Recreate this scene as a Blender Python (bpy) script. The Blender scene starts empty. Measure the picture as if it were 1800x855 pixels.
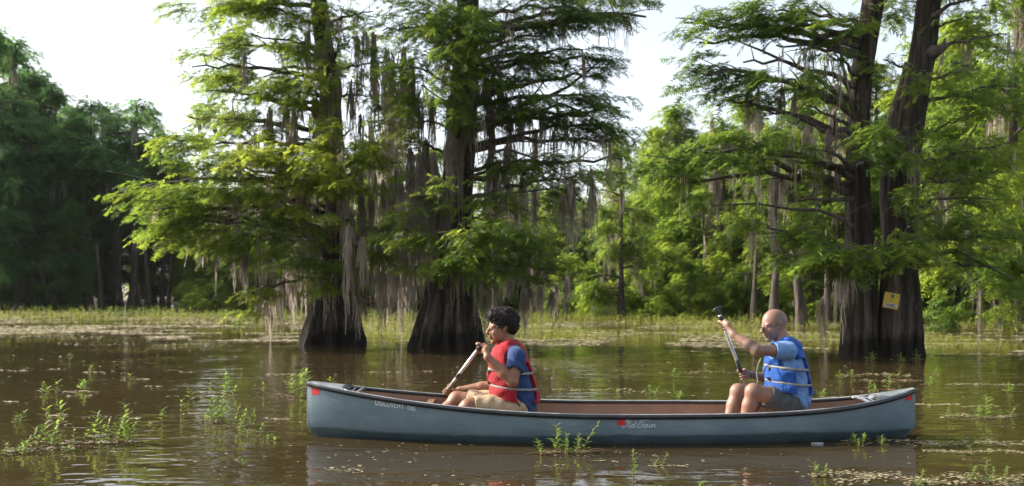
import bpy, bmesh, math, random
import numpy as np
from mathutils import Vector, Matrix, noise
from mathutils.bvhtree import BVHTree

S = bpy.context.scene
COL = S.collection
R = math.radians
random.seed(7)

# ------------------------------------------------------------------ camera
EYE = 1.18            # height of the lens above the water
FOC = 1600.0          # focal length in pixels of the 1800 px wide picture
HOR = 505.0           # row of the horizon
cam = bpy.data.cameras.new('camera')
camo = bpy.data.objects.new('camera', cam)
COL.objects.link(camo)
camo.location = (0, 0, EYE)
camo.rotation_euler = (R(90), 0, 0)
cam.sensor_width = 36
cam.lens = 36 * FOC / 1800
cam.shift_y = (HOR - 427.5) / 1800
cam.clip_start = .1
cam.clip_end = 3000
cam.dof.use_dof = True
cam.dof.focus_distance = 7.0
cam.dof.aperture_fstop = 2.9
S.camera = camo

# ------------------------------------------------------------------ sky, sun, exposure
SUN_EL, SUN_AZ = 31.0, 15.0      # elevation; degrees beyond due left of the picture
sd = Vector((-math.cos(R(SUN_EL)) * math.cos(R(SUN_AZ)),
             math.cos(R(SUN_EL)) * math.sin(R(SUN_AZ)), math.sin(R(SUN_EL))))
W = bpy.data.worlds.new('World')
S.world = W
W.use_nodes = True
nt = W.node_tree
nt.nodes.clear()
wo = nt.nodes.new('ShaderNodeOutputWorld')
bg = nt.nodes.new('ShaderNodeBackground')
sky = nt.nodes.new('ShaderNodeTexSky')
sky.sky_type = 'NISHITA'
sky.sun_disc = False
sky.sun_elevation = R(SUN_EL)
sky.sun_rotation = R(-90 + SUN_AZ)
sky.air_density = 1.0
sky.dust_density = 3.0
sky.ozone_density = 1.0
bg.inputs[1].default_value = .15
thin = nt.nodes.new('ShaderNodeHueSaturation')      # thin white veil over the whole sky
thin.inputs['Saturation'].default_value = .48
thin.inputs['Value'].default_value = 1.05
nt.links.new(sky.outputs[0], thin.inputs['Color'])
nt.links.new(thin.outputs[0], bg.inputs[0])
nt.links.new(bg.outputs[0], wo.inputs[0])
sun = bpy.data.lights.new('sun', 'SUN')
sun.energy = 4.3
sun.angle = R(.5)
sun.color = (1.0, .92, .78)
suno = bpy.data.objects.new('sun', sun)
suno.rotation_euler = sd.to_track_quat('Z', 'Y').to_euler()
COL.objects.link(suno)
S.view_settings.view_transform = 'Standard'
S.view_settings.look = 'None'
S.view_settings.exposure = 1.1
S.view_settings.gamma = 1
S.cycles.use_denoising = True
S.cycles.max_bounces = 10
S.cycles.diffuse_bounces = 6
S.cycles.transparent_max_bounces = 6
S.cycles.caustics_reflective = False
S.cycles.caustics_refractive = False
S.cycles.sample_clamp_indirect = 6

def at(px, py, Y):
    """the point seen at picture column px, row py, Y metres out"""
    return Vector(((px - 900) / FOC * Y, Y, EYE - (py - HOR) / FOC * Y))

def ground(py, z=0.0):
    return FOC * (EYE - z) / (py - HOR)

# ------------------------------------------------------------------ materials
def mat(name):
    m = bpy.data.materials.new(name)
    m.use_nodes = True
    n = m.node_tree.nodes
    n.clear()
    out = n.new('ShaderNodeOutputMaterial')
    p = n.new('ShaderNodeBsdfPrincipled')
    m.node_tree.links.new(p.outputs[0], out.inputs[0])
    return m, m.node_tree, p, out

def ramp(t, fac, stops):
    r = t.nodes.new('ShaderNodeValToRGB')
    e = r.color_ramp.elements
    while len(e) < len(stops):
        e.new(.5)
    for k, (pos, c) in enumerate(stops):
        e[k].position = pos
        e[k].color = (c[0], c[1], c[2], 1)
    t.links.new(fac, r.inputs[0])
    return r

def tex(t, scale, detail=4, rough=.55, stretch=(1, 1, 1), dist=0, obj=True):
    tc = t.nodes.new('ShaderNodeTexCoord')
    mp = t.nodes.new('ShaderNodeMapping')
    mp.inputs['Scale'].default_value = stretch
    t.links.new(tc.outputs['Object'], mp.inputs[0])
    nz = t.nodes.new('ShaderNodeTexNoise')
    nz.inputs['Scale'].default_value = scale
    nz.inputs['Detail'].default_value = detail
    nz.inputs['Roughness'].default_value = rough
    nz.inputs['Distortion'].default_value = dist
    t.links.new(mp.outputs[0], nz.inputs[0])
    return nz

def bump(t, p, h, strength, distance):
    b = t.nodes.new('ShaderNodeBump')
    b.inputs['Strength'].default_value = strength
    b.inputs['Distance'].default_value = distance
    t.links.new(h, b.inputs['Height'])
    t.links.new(b.outputs[0], p.inputs['Normal'])
    return b

def simple(name, c1, c2, scale=6, rough=.6, bmp=.0, bdist=.005, stretch=(1, 1, 1), spec=.5, metal=0, detail=5, lo=.3, hi=.7, bscale=None):
    m, t, p, o = mat(name)
    nz = tex(t, scale, detail, stretch=stretch)
    r = ramp(t, nz.outputs[0], [(lo, c1), (hi, c2)])
    t.links.new(r.outputs[0], p.inputs['Base Color'])
    p.inputs['Roughness'].default_value = rough
    p.inputs['Specular IOR Level'].default_value = spec
    p.inputs['Metallic'].default_value = metal
    if bmp:
        b = tex(t, bscale, 4, stretch=stretch) if bscale else nz
        bump(t, p, b.outputs[0], bmp, bdist)
    return m

def leafmat(name, stops, transl=.45, tcol=1.5, rough=.5):
    m, t, p, o = mat(name)
    at_ = t.nodes.new('ShaderNodeAttribute')
    at_.attribute_name = 'tint'
    r = ramp(t, at_.outputs['Fac'], stops)
    t.links.new(r.outputs[0], p.inputs['Base Color'])
    p.inputs['Roughness'].default_value = rough
    p.inputs['Specular IOR Level'].default_value = .25
    tr = t.nodes.new('ShaderNodeBsdfTranslucent')
    hs = t.nodes.new('ShaderNodeHueSaturation')
    hs.inputs['Hue'].default_value = .485
    hs.inputs['Value'].default_value = tcol
    t.links.new(r.outputs[0], hs.inputs['Color'])
    t.links.new(hs.outputs[0], tr.inputs[0])
    mx = t.nodes.new('ShaderNodeMixShader')
    mx.inputs[0].default_value = transl
    t.links.new(p.outputs[0], mx.inputs[1])
    t.links.new(tr.outputs[0], mx.inputs[2])
    t.links.new(mx.outputs[0], o.inputs[0])
    return m

M = {}
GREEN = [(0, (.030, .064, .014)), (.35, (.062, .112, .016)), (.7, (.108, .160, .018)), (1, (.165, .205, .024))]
M['needles'] = leafmat('cypress_needles', GREEN, .6, 2.7)
M['needles_dark'] = leafmat('dark_needles', [(0, (.022, .066, .022)), (.5, (.044, .108, .030)), (1, (.080, .150, .034))], .6, 2.9)
M['herb'] = leafmat('water_weed_leaves', [(0, (.06, .11, .02)), (.5, (.12, .20, .03)), (1, (.20, .27, .06))], .45, 1.6, .35)
M['marsh'] = leafmat('marsh_plants', [(0, (.08, .12, .022)), (.35, (.18, .23, .032)), (.7, (.30, .31, .06)), (1, (.40, .34, .14))], .4, 1.5)
M['moss'] = leafmat('spanish_moss', [(0, (.19, .165, .135)), (.5, (.31, .27, .22)), (1, (.45, .40, .33))], .5, 1.4, .9)
M['stem'] = simple('reddish_stem', (.10, .07, .03), (.22, .13, .07), 30, .5)
M['debris'] = leafmat('floating_litter', [(0, (.13, .115, .06)), (.5, (.30, .26, .15)), (1, (.48, .42, .28))], .1, 1, .6)

def barkmat(name, c1, c2, c3, wet=True):
    m, t, p, o = mat(name)
    a = tex(t, 11, 8, .68, (1, 1, .09), .9)
    b = tex(t, 1.6, 3, .5, (1, 1, .35))
    r = ramp(t, a.outputs[0], [(.36, c1), (.5, c2), (.64, c3)])
    r2 = ramp(t, b.outputs[0], [(.35, (.62, .60, .60)), (.65, (1.15, 1.1, 1.05))])
    mx = t.nodes.new('ShaderNodeMix')
    mx.data_type = 'RGBA'
    mx.blend_type = 'MULTIPLY'
    mx.inputs[0].default_value = 1
    t.links.new(r.outputs[0], mx.inputs[6])
    t.links.new(r2.outputs[0], mx.inputs[7])
    col = mx.outputs[2]
    if wet:      # high-water stain round the foot of the trunk
        g = t.nodes.new('ShaderNodeNewGeometry')
        sx = t.nodes.new('ShaderNodeSeparateXYZ')
        t.links.new(g.outputs['Position'], sx.inputs[0])
        ad = t.nodes.new('ShaderNodeMath')
        ad.operation = 'MULTIPLY_ADD'
        t.links.new(b.outputs[0], ad.inputs[0])
        ad.inputs[1].default_value = -.45
        t.links.new(sx.outputs[2], ad.inputs[2])
        r3 = ramp(t, ad.outputs[0], [(.0, (.25, .24, .25)), (.16, (1, 1, 1))])
        m2 = t.nodes.new('ShaderNodeMix')
        m2.data_type = 'RGBA'
        m2.blend_type = 'MULTIPLY'
        m2.inputs[0].default_value = 1
        t.links.new(col, m2.inputs[6])
        t.links.new(r3.outputs[0], m2.inputs[7])
        col = m2.outputs[2]
    t.links.new(col, p.inputs['Base Color'])
    p.inputs['Roughness'].default_value = .85
    p.inputs['Specular IOR Level'].default_value = .2
    bump(t, p, a.outputs[0], .9, .05)
    return m
M['bark'] = barkmat('cypress_bark', (.018, .015, .011), (.050, .042, .033), (.115, .100, .082))
M['bark_far'] = barkmat('far_bark', (.04, .032, .026), (.09, .075, .062), (.17, .145, .12), False)
M['limb'] = simple('limb_bark', (.04, .032, .028), (.13, .105, .085), 14, .9, .5, .01)

# ------------------------------------------------------------------ mesh helpers
def fast_mesh(name, V, F, tint=None, smooth=False):
    """V (n,3), F (m,k) with k = 3 or 4"""
    V = np.asarray(V, np.float32)
    F = np.asarray(F, np.int32)
    me = bpy.data.meshes.new(name)
    me.vertices.add(len(V))
    me.vertices.foreach_set('co', V.ravel())
    k = F.shape[1]
    me.loops.add(F.size)
    me.loops.foreach_set('vertex_index', F.ravel())
    me.polygons.add(len(F))
    me.polygons.foreach_set('loop_start', np.arange(0, F.size, k, dtype=np.int32))
    me.polygons.foreach_set('loop_total', np.full(len(F), k, np.int32))
    me.update(calc_edges=True)
    if tint is not None:
        a = me.attributes.new('tint', 'FLOAT', 'POINT')
        a.data.foreach_set('value', np.asarray(tint, np.float32))
    if smooth:
        me.polygons.foreach_set('use_smooth', np.ones(len(F), bool))
    me.validate()
    return me

def link(name, me, m=None, parent=None, loc=None):
    o = bpy.data.objects.new(name, me)
    COL.objects.link(o)
    if m is not None and me is not None and not me.materials:
        me.materials.append(m)
    if parent is not None:
        o.parent = parent
        if loc is None and parent.location.length > 0 and me is not None and o.matrix_parent_inverse == Matrix():
            pass
    if loc is not None:
        o.location = loc
    return o

def thing(name, label, cat, loc=(0, 0, 0), group=None):
    o = bpy.data.objects.new(name, None)
    o.empty_display_size = .2
    COL.objects.link(o)
    o.location = loc
    o['label'] = label
    o['category'] = cat
    if group:
        o['group'] = group
    return o

def tag(o, label=None, cat=None, group=None, kind=None):
    for k, v in (('label', label), ('category', cat), ('group', group), ('kind', kind)):
        if v:
            o[k] = v
    return o

class MB:
    """collects shapes, links them as one object"""
    def __init__(s):
        s.v, s.f = [], []
    def add(s, v, f):
        n = len(s.v)
        s.v += [tuple(p) for p in v]
        s.f += [tuple(i + n for i in q) for q in f]
        return s
    def box(s, c, d, rot=None):
        v = []
        for x in (-.5, .5):
            for y in (-.5, .5):
                for z in (-.5, .5):
                    p = Vector((x * d[0], y * d[1], z * d[2]))
                    if rot is not None:
                        p = rot @ p
                    v.append(p + Vector(c))
        return s.add(v, [(0, 1, 3, 2), (4, 6, 7, 5), (0, 4, 5, 1), (2, 3, 7, 6), (0, 2, 6, 4), (1, 5, 7, 3)])
    def tube(s, pts, rad, n=8, flat=1.0, caps=True):
        pts = [Vector(p) for p in pts]
        if not hasattr(rad, '__len__'):
            rad = [rad] * len(pts)
        base = len(s.v)
        up = Vector((0, 0, 1))
        for i, p in enumerate(pts):
            t = (pts[min(i + 1, len(pts) - 1)] - pts[max(i - 1, 0)]).normalized()
            if i == 0:
                u = t.cross(up)
                if u.length < .1:
                    u = t.cross(Vector((1, 0, 0)))
            u = (u - t * u.dot(t)).normalized()
            w = t.cross(u)
            for k in range(n):
                a = 2 * math.pi * k / n
                s.v.append(tuple(p + (u * math.cos(a) + w * math.sin(a) * flat) * rad[i]))
        for i in range(len(pts) - 1):
            for k in range(n):
                a, b = base + i * n + k, base + i * n + (k + 1) % n
                s.f.append((a, b, b + n, a + n))
        if caps:
            s.f.append(tuple(base + k for k in range(n))[::-1])
            s.f.append(tuple(base + (len(pts) - 1) * n + k for k in range(n)))
        return s
    def mesh(s, name, smooth=False):
        me = bpy.data.meshes.new(name)
        me.from_pydata(s.v, [], s.f)
        if smooth:
            me.polygons.foreach_set('use_smooth', [True] * len(s.f))
        me.update()
        return me
    def build(s, name, m, parent=None, smooth=False, kind=None):
        o = link(name, s.mesh(name, smooth), m, parent)
        if kind:
            o['kind'] = kind
        return o

def bez(p0, p1, p2, n):
    p0, p1, p2 = Vector(p0), Vector(p1), Vector(p2)
    return [p0 * (1 - t) ** 2 + p1 * 2 * t * (1 - t) + p2 * t * t for t in [i / (n - 1) for i in range(n)]]

def local(pts, origin):
    return [Vector(p) - Vector(origin) for p in pts]

# ------------------------------------------------------------------ feathery cypress sprays
def spray_template(rng, pairs, ang, ll, lw):
    tris = []
    for i in range(pairs):
        t = (i + .5) / pairs
        for sgn in (-1, 1):
            a = R(ang + rng.uniform(-14, 14)) * sgn
            L = ll * (1 - .55 * abs(t - .35)) * rng.uniform(.8, 1.15)
            d = np.array([math.cos(a), math.sin(a), rng.uniform(-.35, .25)])
            b = np.array([t, 0, 0])
            wv = np.array([lw, 0, rng.uniform(-lw, lw) * .5])
            tris.append([b - wv * .5, b + wv * .5 + d * L * .4 * 0, b + d * L])
            tris[-1][1] = b + wv * .5
    tris.append([np.array([0, -.015, 0]), np.array([0, .015, 0]), np.array([1.05, 0, -.05])])
    return np.array(tris)          # (T,3,3)
_tr = np.random.default_rng(3)
T_FINE = [spray_template(_tr, 6, 58, .48, .115) for _ in range(3)]
T_MID = [spray_template(_tr, 4, 55, .52, .17) for _ in range(3)]
T_FAR = [spray_template(_tr, 3, 52, .55, .34) for _ in range(3)]

class Foliage:
    def __init__(s, seed):
        s.rng = np.random.default_rng(seed)
        s.P, s.D, s.U, s.S, s.T = [], [], [], [], []
        s.tw = []
        s.moss_at = []
    def pad(s, c, r, dens=1.0, size=.2, tint=.5, src=None, droop=.25, nlim=400):
        rng = s.rng
        c = np.array(c, float)
        r = np.array(r, float)
        n = int(dens * (4 + 62 * r[0] * max(r[1], r[2] * 1.2) / (size / .2)))
        n = max(4, min(n, nlim))
        src = c if src is None else np.array(src, float)
        for i in range(n):
            q = rng.normal(size=3)
            q /= np.linalg.norm(q)
            q *= rng.uniform(.45, 1.0)
            tgt = c + q * r
            st = c + (q * r) * rng.uniform(-.25, .35) + (src - c) * rng.uniform(0, .25)
            st[2] = tgt[2] + (st[2] - tgt[2]) * .35 + .03
            L = np.linalg.norm(tgt - st)
            mid = (st + tgt) / 2 + np.array([0, 0, .10 * L])
            end = tgt - np.array([0, 0, droop * .35 * L])
            m = max(2, int(L / (size * .36)))
            ts = np.linspace(.12, 1, m)
            pts = (1 - ts)[:, None] ** 2 * st + 2 * (ts * (1 - ts))[:, None] * mid + (ts ** 2)[:, None] * end
            s.tw.append((pts[::max(1, m // 3)], size * .035))
            tan = 2 * (1 - ts)[:, None] * (mid - st) + 2 * ts[:, None] * (end - mid)
            tan /= np.linalg.norm(tan, axis=1)[:, None] + 1e-9
            side = np.stack([-tan[:, 1], tan[:, 0], np.zeros(m)], 1)
            side /= np.linalg.norm(side, axis=1)[:, None] + 1e-9
            sg = np.where(np.arange(m) % 2 == 0, 1., -1.)
            ang = rng.uniform(.35, 1.05, m) * sg
            ang[-1] = 0
            d = tan * np.cos(ang)[:, None] + side * np.sin(ang)[:, None]
            d[:, 2] += rng.normal(-droop, .22, m)
            d /= np.linalg.norm(d, axis=1)[:, None]
            s.P.append(pts + rng.normal(size=(m, 3)) * size * .12)
            s.D.append(d)
            up = rng.normal(size=(m, 3)) * .38 + np.array([0, 0, 1.])
            s.U.append(up)
            s.S.append(rng.uniform(.75, 1.25, m) * size)
            s.T.append(np.clip(tint + rng.normal(0, .10) + rng.normal(0, .10, m), 0, 1))
    def loose(s, c, r, dens, size, tint, src, droop=.3):
        """a bough as three ragged overlapping clumps"""
        rng = s.rng
        for j in range(4):
            o = rng.normal(0, .55, 3) * np.array(r) * np.array([1, 1, 1.7])
            f = rng.uniform(.4, .9)
            s.pad(np.array(c) + o, (r[0] * f, r[1] * f, r[2] * rng.uniform(.6, 1.4)), dens * .62, size * rng.uniform(.85, 1.15), tint + rng.normal(0, .07), src, droop)
    def mesh(s, name, templates, origin=(0, 0, 0)):
        P, D, U = np.concatenate(s.P) - np.array(origin), np.concatenate(s.D), np.concatenate(s.U)
        SS, T = np.concatenate(s.S), np.concatenate(s.T)
        side = np.cross(U, D)
        side /= np.linalg.norm(side, axis=1)[:, None] + 1e-9
        up = np.cross(D, side)
        fr = np.stack([D, side, up], 1) * SS[:, None, None]      # (N,3axes,3)
        V, TT = [], []
        idx = np.arange(len(P)) % len(templates)
        for k, tp in enumerate(templates):
            w = idx == k
            v = np.einsum('tca,nab->ntcb', tp, fr[w]) + P[w][:, None, None, :]
            V.append(v.reshape(-1, 3))
            TT.append(np.repeat(T[w], tp.shape[0] * 3))
        V = np.concatenate(V)
        F = np.arange(len(V)).reshape(-1, 3)
        return fast_mesh(name, V, F, np.concatenate(TT))
    def twig_mesh(s, name, origin=(0, 0, 0)):
        V, F = [], []
        o = np.array(origin)
        for pts, r in s.tw:
            pts = pts - o
            k = len(pts)
            if k < 2:
                continue
            b = len(V)
            for i, p in enumerate(pts):
                rr = r * (1 - .6 * i / (k - 1))
                V += [p + (0, 0, rr), p + (rr, rr * .5, -rr * .5), p + (-rr, -rr * .5, -rr * .5)]
            for i in range(k - 1):
                for j in range(3):
                    a, c = b + 3 * i + j, b + 3 * i + (j + 1) % 3
                    F.append((a, c, c + 3, a + 3))
        return fast_mesh(name, np.array(V), np.array(F))

def moss_mesh(name, clumps, seed, origin=(0, 0, 0), wid=.016):
    """clumps: (x,y,z, spread_x, spread_y, length, strands)"""
    rng = np.random.default_rng(seed)
    V, F, T = [], [], []
    nb = 0
    for (x, y, z, sx, sy, L, n) in clumps:
        tone = rng.uniform(.25, .75)
        for i in range(int(n)):
            u = rng.normal(0, .45)
            u2 = rng.normal(0, .5)
            p = np.array([x, y, z + .05 - rng.beta(1, 2.2) * .45 * L - abs(u) * .06])
            l = L * rng.beta(1.3, 1.6) * 1.25 * (1.15 - min(.8, abs(u) * .6)) + .05
            k = 4 + int(l / .22)
            a = rng.uniform(0, math.pi)
            dx, dy = math.cos(a), math.sin(a)
            wob = rng.normal(0, .012 + .012 * l, (k, 2)).cumsum(0) * .6
            tt = np.linspace(0, 1, k)
            w = wid * rng.uniform(.35, 1.5) * (1.0 - .65 * tt) * rng.uniform(.55, 1.35, k)
            zz = p[2] - l * tt
            gather = .5 + .5 * np.minimum(1, tt * l / max(.3, .55 * L))
            vx = p[0] + wob[:, 0] + u * sx * gather
            vy = p[1] + wob[:, 1] + u2 * sy * gather
            L1 = np.stack([vx - dx * w, vy - dy * w, zz], 1)
            L2 = np.stack([vx + dx * w, vy + dy * w, zz + rng.uniform(-.02, .02, k)], 1)
            vv = np.empty((2 * k, 3))
            vv[0::2], vv[1::2] = L1, L2
            V.append(vv)
            j = np.arange(k - 1) * 2 + nb
            F.append(np.stack([j, j + 1, j + 3, j + 2], 1))
            T.append(np.full(2 * k, np.clip(tone + rng.normal(0, .15), 0, 1)))
            nb += 2 * k
    V = np.concatenate(V) - np.array(origin)
    return fast_mesh(name, V, np.concatenate(F), np.concatenate(T))

# ------------------------------------------------------------------ trunks
def trunk_mesh(name, path, flute, seed, seg=72, step=.09, origin=(0, 0, 0), lobes=9):
    """path: (x,y,z,radius) rows from the foot up; flute(z)->depth of the buttress folds"""
    rng = np.random.default_rng(seed)
    path = np.array(path, float)
    z0, z1 = path[0, 2], path[-1, 2]
    n = max(8, int((z1 - z0) / step))
    zs = z0 + (z1 - z0) * np.linspace(0, 1, n) ** 1.25
    def ip(c):
        return np.interp(zs, path[:, 2], path[:, c])
    # smooth the polyline a little
    def sm(a):
        k = np.ones(7) / 7
        return np.convolve(np.pad(a, 3, 'edge'), k, 'valid')
    X, Y, RR = sm(ip(0)), sm(ip(1)), sm(ip(3))
    th = np.linspace(0, 2 * np.pi, seg, endpoint=False)
    ph = rng.uniform(0, 6.28, 6)
    base = (np.abs(np.sin(th * lobes / 2 + ph[0] + .5 * np.sin(th * 2 + ph[1]))) * 1.3 - .75
            + .35 * np.sin(th * (lobes // 2) + ph[2]))
    mid = np.sin(th * (lobes * 2 + 1) + ph[3]) * .5 + np.sin(th * (lobes * 3 + 2) + ph[4]) * .5
    fl = np.array([flute(z) for z in zs])
    V = np.empty((n, seg, 3))
    for i, z in enumerate(zs):
        rough = .55 * rough + rng.normal(0, .011, seg) if i else rng.normal(0, .014, seg)
        drift = .35 * math.sin(z * 1.1 + ph[5])
        b = np.roll(base, int(drift * 3))
        r = RR[i] * (1 + fl[i] * b + .035 * mid * (.6 + fl[i] * 2) + rough)
        V[i, :, 0] = X[i] + r * np.cos(th)
        V[i, :, 1] = Y[i] + r * np.sin(th)
        V[i, :, 2] = z
    V = V.reshape(-1, 3) - np.array(origin)
    i, k = np.meshgrid(np.arange(n - 1), np.arange(seg), indexing='ij')
    a = (i * seg + k).ravel()
    b = (i * seg + (k + 1) % seg).ravel()
    F = np.stack([a, b, b + seg, a + seg], 1)
    return fast_mesh(name, V, F, smooth=True)

def add_haze():
    m = bpy.data.materials.new('haze')
    m.use_nodes = True
    n = m.node_tree.nodes
    n.clear()
    out = n.new('ShaderNodeOutputMaterial')
    v = n.new('ShaderNodeVolumePrincipled')
    v.inputs['Color'].default_value = (.95, .97, 1, 1)
    v.inputs['Density'].default_value = .00013
    v.inputs['Anisotropy'].default_value = .2
    m.node_tree.links.new(v.outputs[0], out.inputs['Volume'])
    o = MB().box((0, 200, 10), (900, 700, 24)).build('haze', m)
    tag(o, 'thin warm morning haze over the swamp', kind='stuff')

def path_at(path, z):
    p = np.array(path, float)
    return np.array([np.interp(z, p[:, 2], p[:, 0]), np.interp(z, p[:, 2], p[:, 1]), z]), np.interp(z, p[:, 2], p[:, 3])

# ------------------------------------------------------------------ the canoe's lines
CX, CY, HL = .785, 7.2, 2.40
def beam(s):
    return .425 * max(0., 1 - abs(s) ** 2.3) ** .85 + .006
def sheer(s):
    return .225 + (.203 * abs(s) ** 2.0 if s < 0 else .150 * abs(s) ** 4.4)
def keel(s):
    return -.105 + .05 * abs(s) ** 4
def inset(z):
    return .14 * max(0., (.10 - z) / .14) ** 1.6
def secn(s):
    return 3.0 - 1.3 * abs(s) ** 2
def hull_pt(s, f, off=0.0):
    """f 0 keel .. 1 gunwale, off = how far inside the skin"""
    b, h, k, n = max(.002, beam(s) - off), sheer(s), keel(s) + off, secn(s)
    a = f * math.pi / 2
    y = b * math.sin(a) ** (2 / n)
    z = h - (h - k) * math.cos(a) ** (2 / n) if f < 1 else h
    x = (HL - off) * s * (1 - inset(z) / HL)
    return x, y, z
def half_at(s, z):
    b, h, k, n = beam(s), sheer(s), keel(s), secn(s)
    t_ = min(1, max(0, (h - z) / (h - k)))
    return b * (1 - t_ ** n) ** (1 / n)
def hull_has(X, Y):
    return np.array([abs((x - CX) / HL) < 1 and abs(y - CY) < half_at((x - CX) / HL, 0) + .015 for x, y in zip(X, Y)])
WL = [(CX + HL * s * (1 - inset(0) / HL), half_at(s, 0) - .012) for s in np.linspace(-.985, .985, 41)]

# ================================================================== water, ground
m, t, p, o = mat('muddy_water')
nz = tex(t, .35, 3, .5, (1, 1, 1))
r = ramp(t, nz.outputs[0], [(.3, (.030, .021, .009)), (.7, (.048, .034, .014))])
t.links.new(r.outputs[0], p.inputs['Base Color'])
p.inputs['Roughness'].default_value = .02
p.inputs['IOR'].default_value = 1.333
tc = t.nodes.new('ShaderNodeTexCoord')
def wave(scale, stretch, detail, dist):
    mp = t.nodes.new('ShaderNodeMapping')
    mp.inputs['Scale'].default_value = stretch
    mp.inputs['Rotation'].default_value = (0, 0, R(7))
    t.links.new(tc.outputs['Object'], mp.inputs[0])
    n_ = t.nodes.new('ShaderNodeTexNoise')
    n_.inputs['Scale'].default_value = scale
    n_.inputs['Detail'].default_value = detail
    n_.inputs['Distortion'].default_value = dist
    t.links.new(mp.outputs[0], n_.inputs[0])
    return n_
w1 = wave(3.2, (.55, 1.3, 1), 2, .3)
w2 = wave(13, (.6, 1.2, 1), 1, .2)
w3 = wave(.5, (1, 1, 1), 2, 0)       # where the breeze touches
pr = ramp(t, w3.outputs[0], [(.38, (.35, .35, .35)), (.62, (1, 1, 1))])
ad = t.nodes.new('ShaderNodeMath')
ad.operation = 'MULTIPLY_ADD'
t.links.new(w2.outputs[0], ad.inputs[0])
ad.inputs[1].default_value = .16
t.links.new(w1.outputs[0], ad.inputs[2])
ml = t.nodes.new('ShaderNodeMath')
ml.operation = 'MULTIPLY'
t.links.new(ad.outputs[0], ml.inputs[0])
t.links.new(pr.outputs[0], ml.inputs[1])
bump(t, p, ml.outputs[0], 1.0, .018)
M['water'] = m
WX, WY = 420, 520
# the sheet is open where the canoe floats
near_ = [(x, CY - y, 0) for x, y in WL]
far_ = [(x, CY + y, 0) for x, y in WL]
bw, sw = (WL[0][0] - .02, CY, 0), (WL[-1][0] + .02, CY, 0)
wb = bmesh.new()
for loop in ([(-WX, -60, 0), (WX, -60, 0), (WX, CY, 0), sw] + near_[::-1] + [bw, (-WX, CY, 0)],
             [(WX, WY, 0), (-WX, WY, 0), (-WX, CY, 0), bw] + far_ + [sw, (WX, CY, 0)]):
    wb.faces.new([wb.verts.new(q) for q in loop])
bmesh.ops.remove_doubles(wb, verts=wb.verts, dist=1e-5)
bmesh.ops.triangulate(wb, faces=wb.faces)
wme = bpy.data.meshes.new('water')
wb.to_mesh(wme)
wb.free()
wo_ = link('water', wme, M['water'])
tag(wo_, kind='structure', label='brown rippled lake water reflecting the trees')

M['mud'] = simple('mud', (.10, .08, .05), (.30, .24, .15), .6, .9, .4, .05)
def bank_z(x, y):
    e = 62 + 6 * math.sin(x * .06) + (0 if x < 0 else 4)
    return -.9 + 1.15 / (1 + math.exp(-(y - e) / 3.5)) + .05 * math.sin(x * .3) * math.sin(y * .23)
gx = np.linspace(-420, 420, 85)
gy = np.concatenate([np.linspace(-60, 40, 12), np.linspace(44, 130, 44), np.linspace(150, 520, 12)])
V = [(x, y, bank_z(x, y)) for y in gy for x in gx]
nx = len(gx)
F = [(j * nx + i, j * nx + i + 1, (j + 1) * nx + i + 1, (j + 1) * nx + i) for j in range(len(gy) - 1) for i in range(nx - 1)]
g = link('ground', fast_mesh('ground', V, F, smooth=True), M['mud'])
tag(g, kind='structure', label='muddy lake bed rising to a sandy far bank')

# ================================================================== main cypresses
def limb_obj(parent, p0, p1, r0, rise, seed, origin, taper=.25, name='limb'):
    rng = random.Random(seed)
    p0, p1 = Vector(p0), Vector(p1)
    d = p1 - p0
    mid = p0 + d * .5 + Vector((0, 0, rise))
    pts = bez(p0, mid, p1, 12)
    for k in range(1, 11):
        pts[k] += Vector((rng.uniform(-1, 1), rng.uniform(-1, 1), rng.uniform(-1, 1))) * r0 * .8
    mb = MB()
    mb.tube(local(pts, origin), [r0 * (1 - (1 - taper) * (k / 11) ** .8) for k in range(12)], 7)
    # a few side shoots
    for k in (4, 6, 8, 10):
        q = pts[k]
        e = q + Vector((rng.uniform(-.4, .4) + d.x * .12, rng.uniform(-.4, .4) + d.y * .12, rng.uniform(-.15, .3))) * min(1.2, d.length * .5)
        rr = r0 * (1 - .7 * k / 11) * .5
        mb.tube(local(bez(q, (q + e) / 2 + Vector((0, 0, .05)), e, 5), origin), [rr, rr * .8, rr * .6, rr * .45, rr * .25], 5)
    mb.build(name, M['limb'], parent, True)
    return pts

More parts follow.
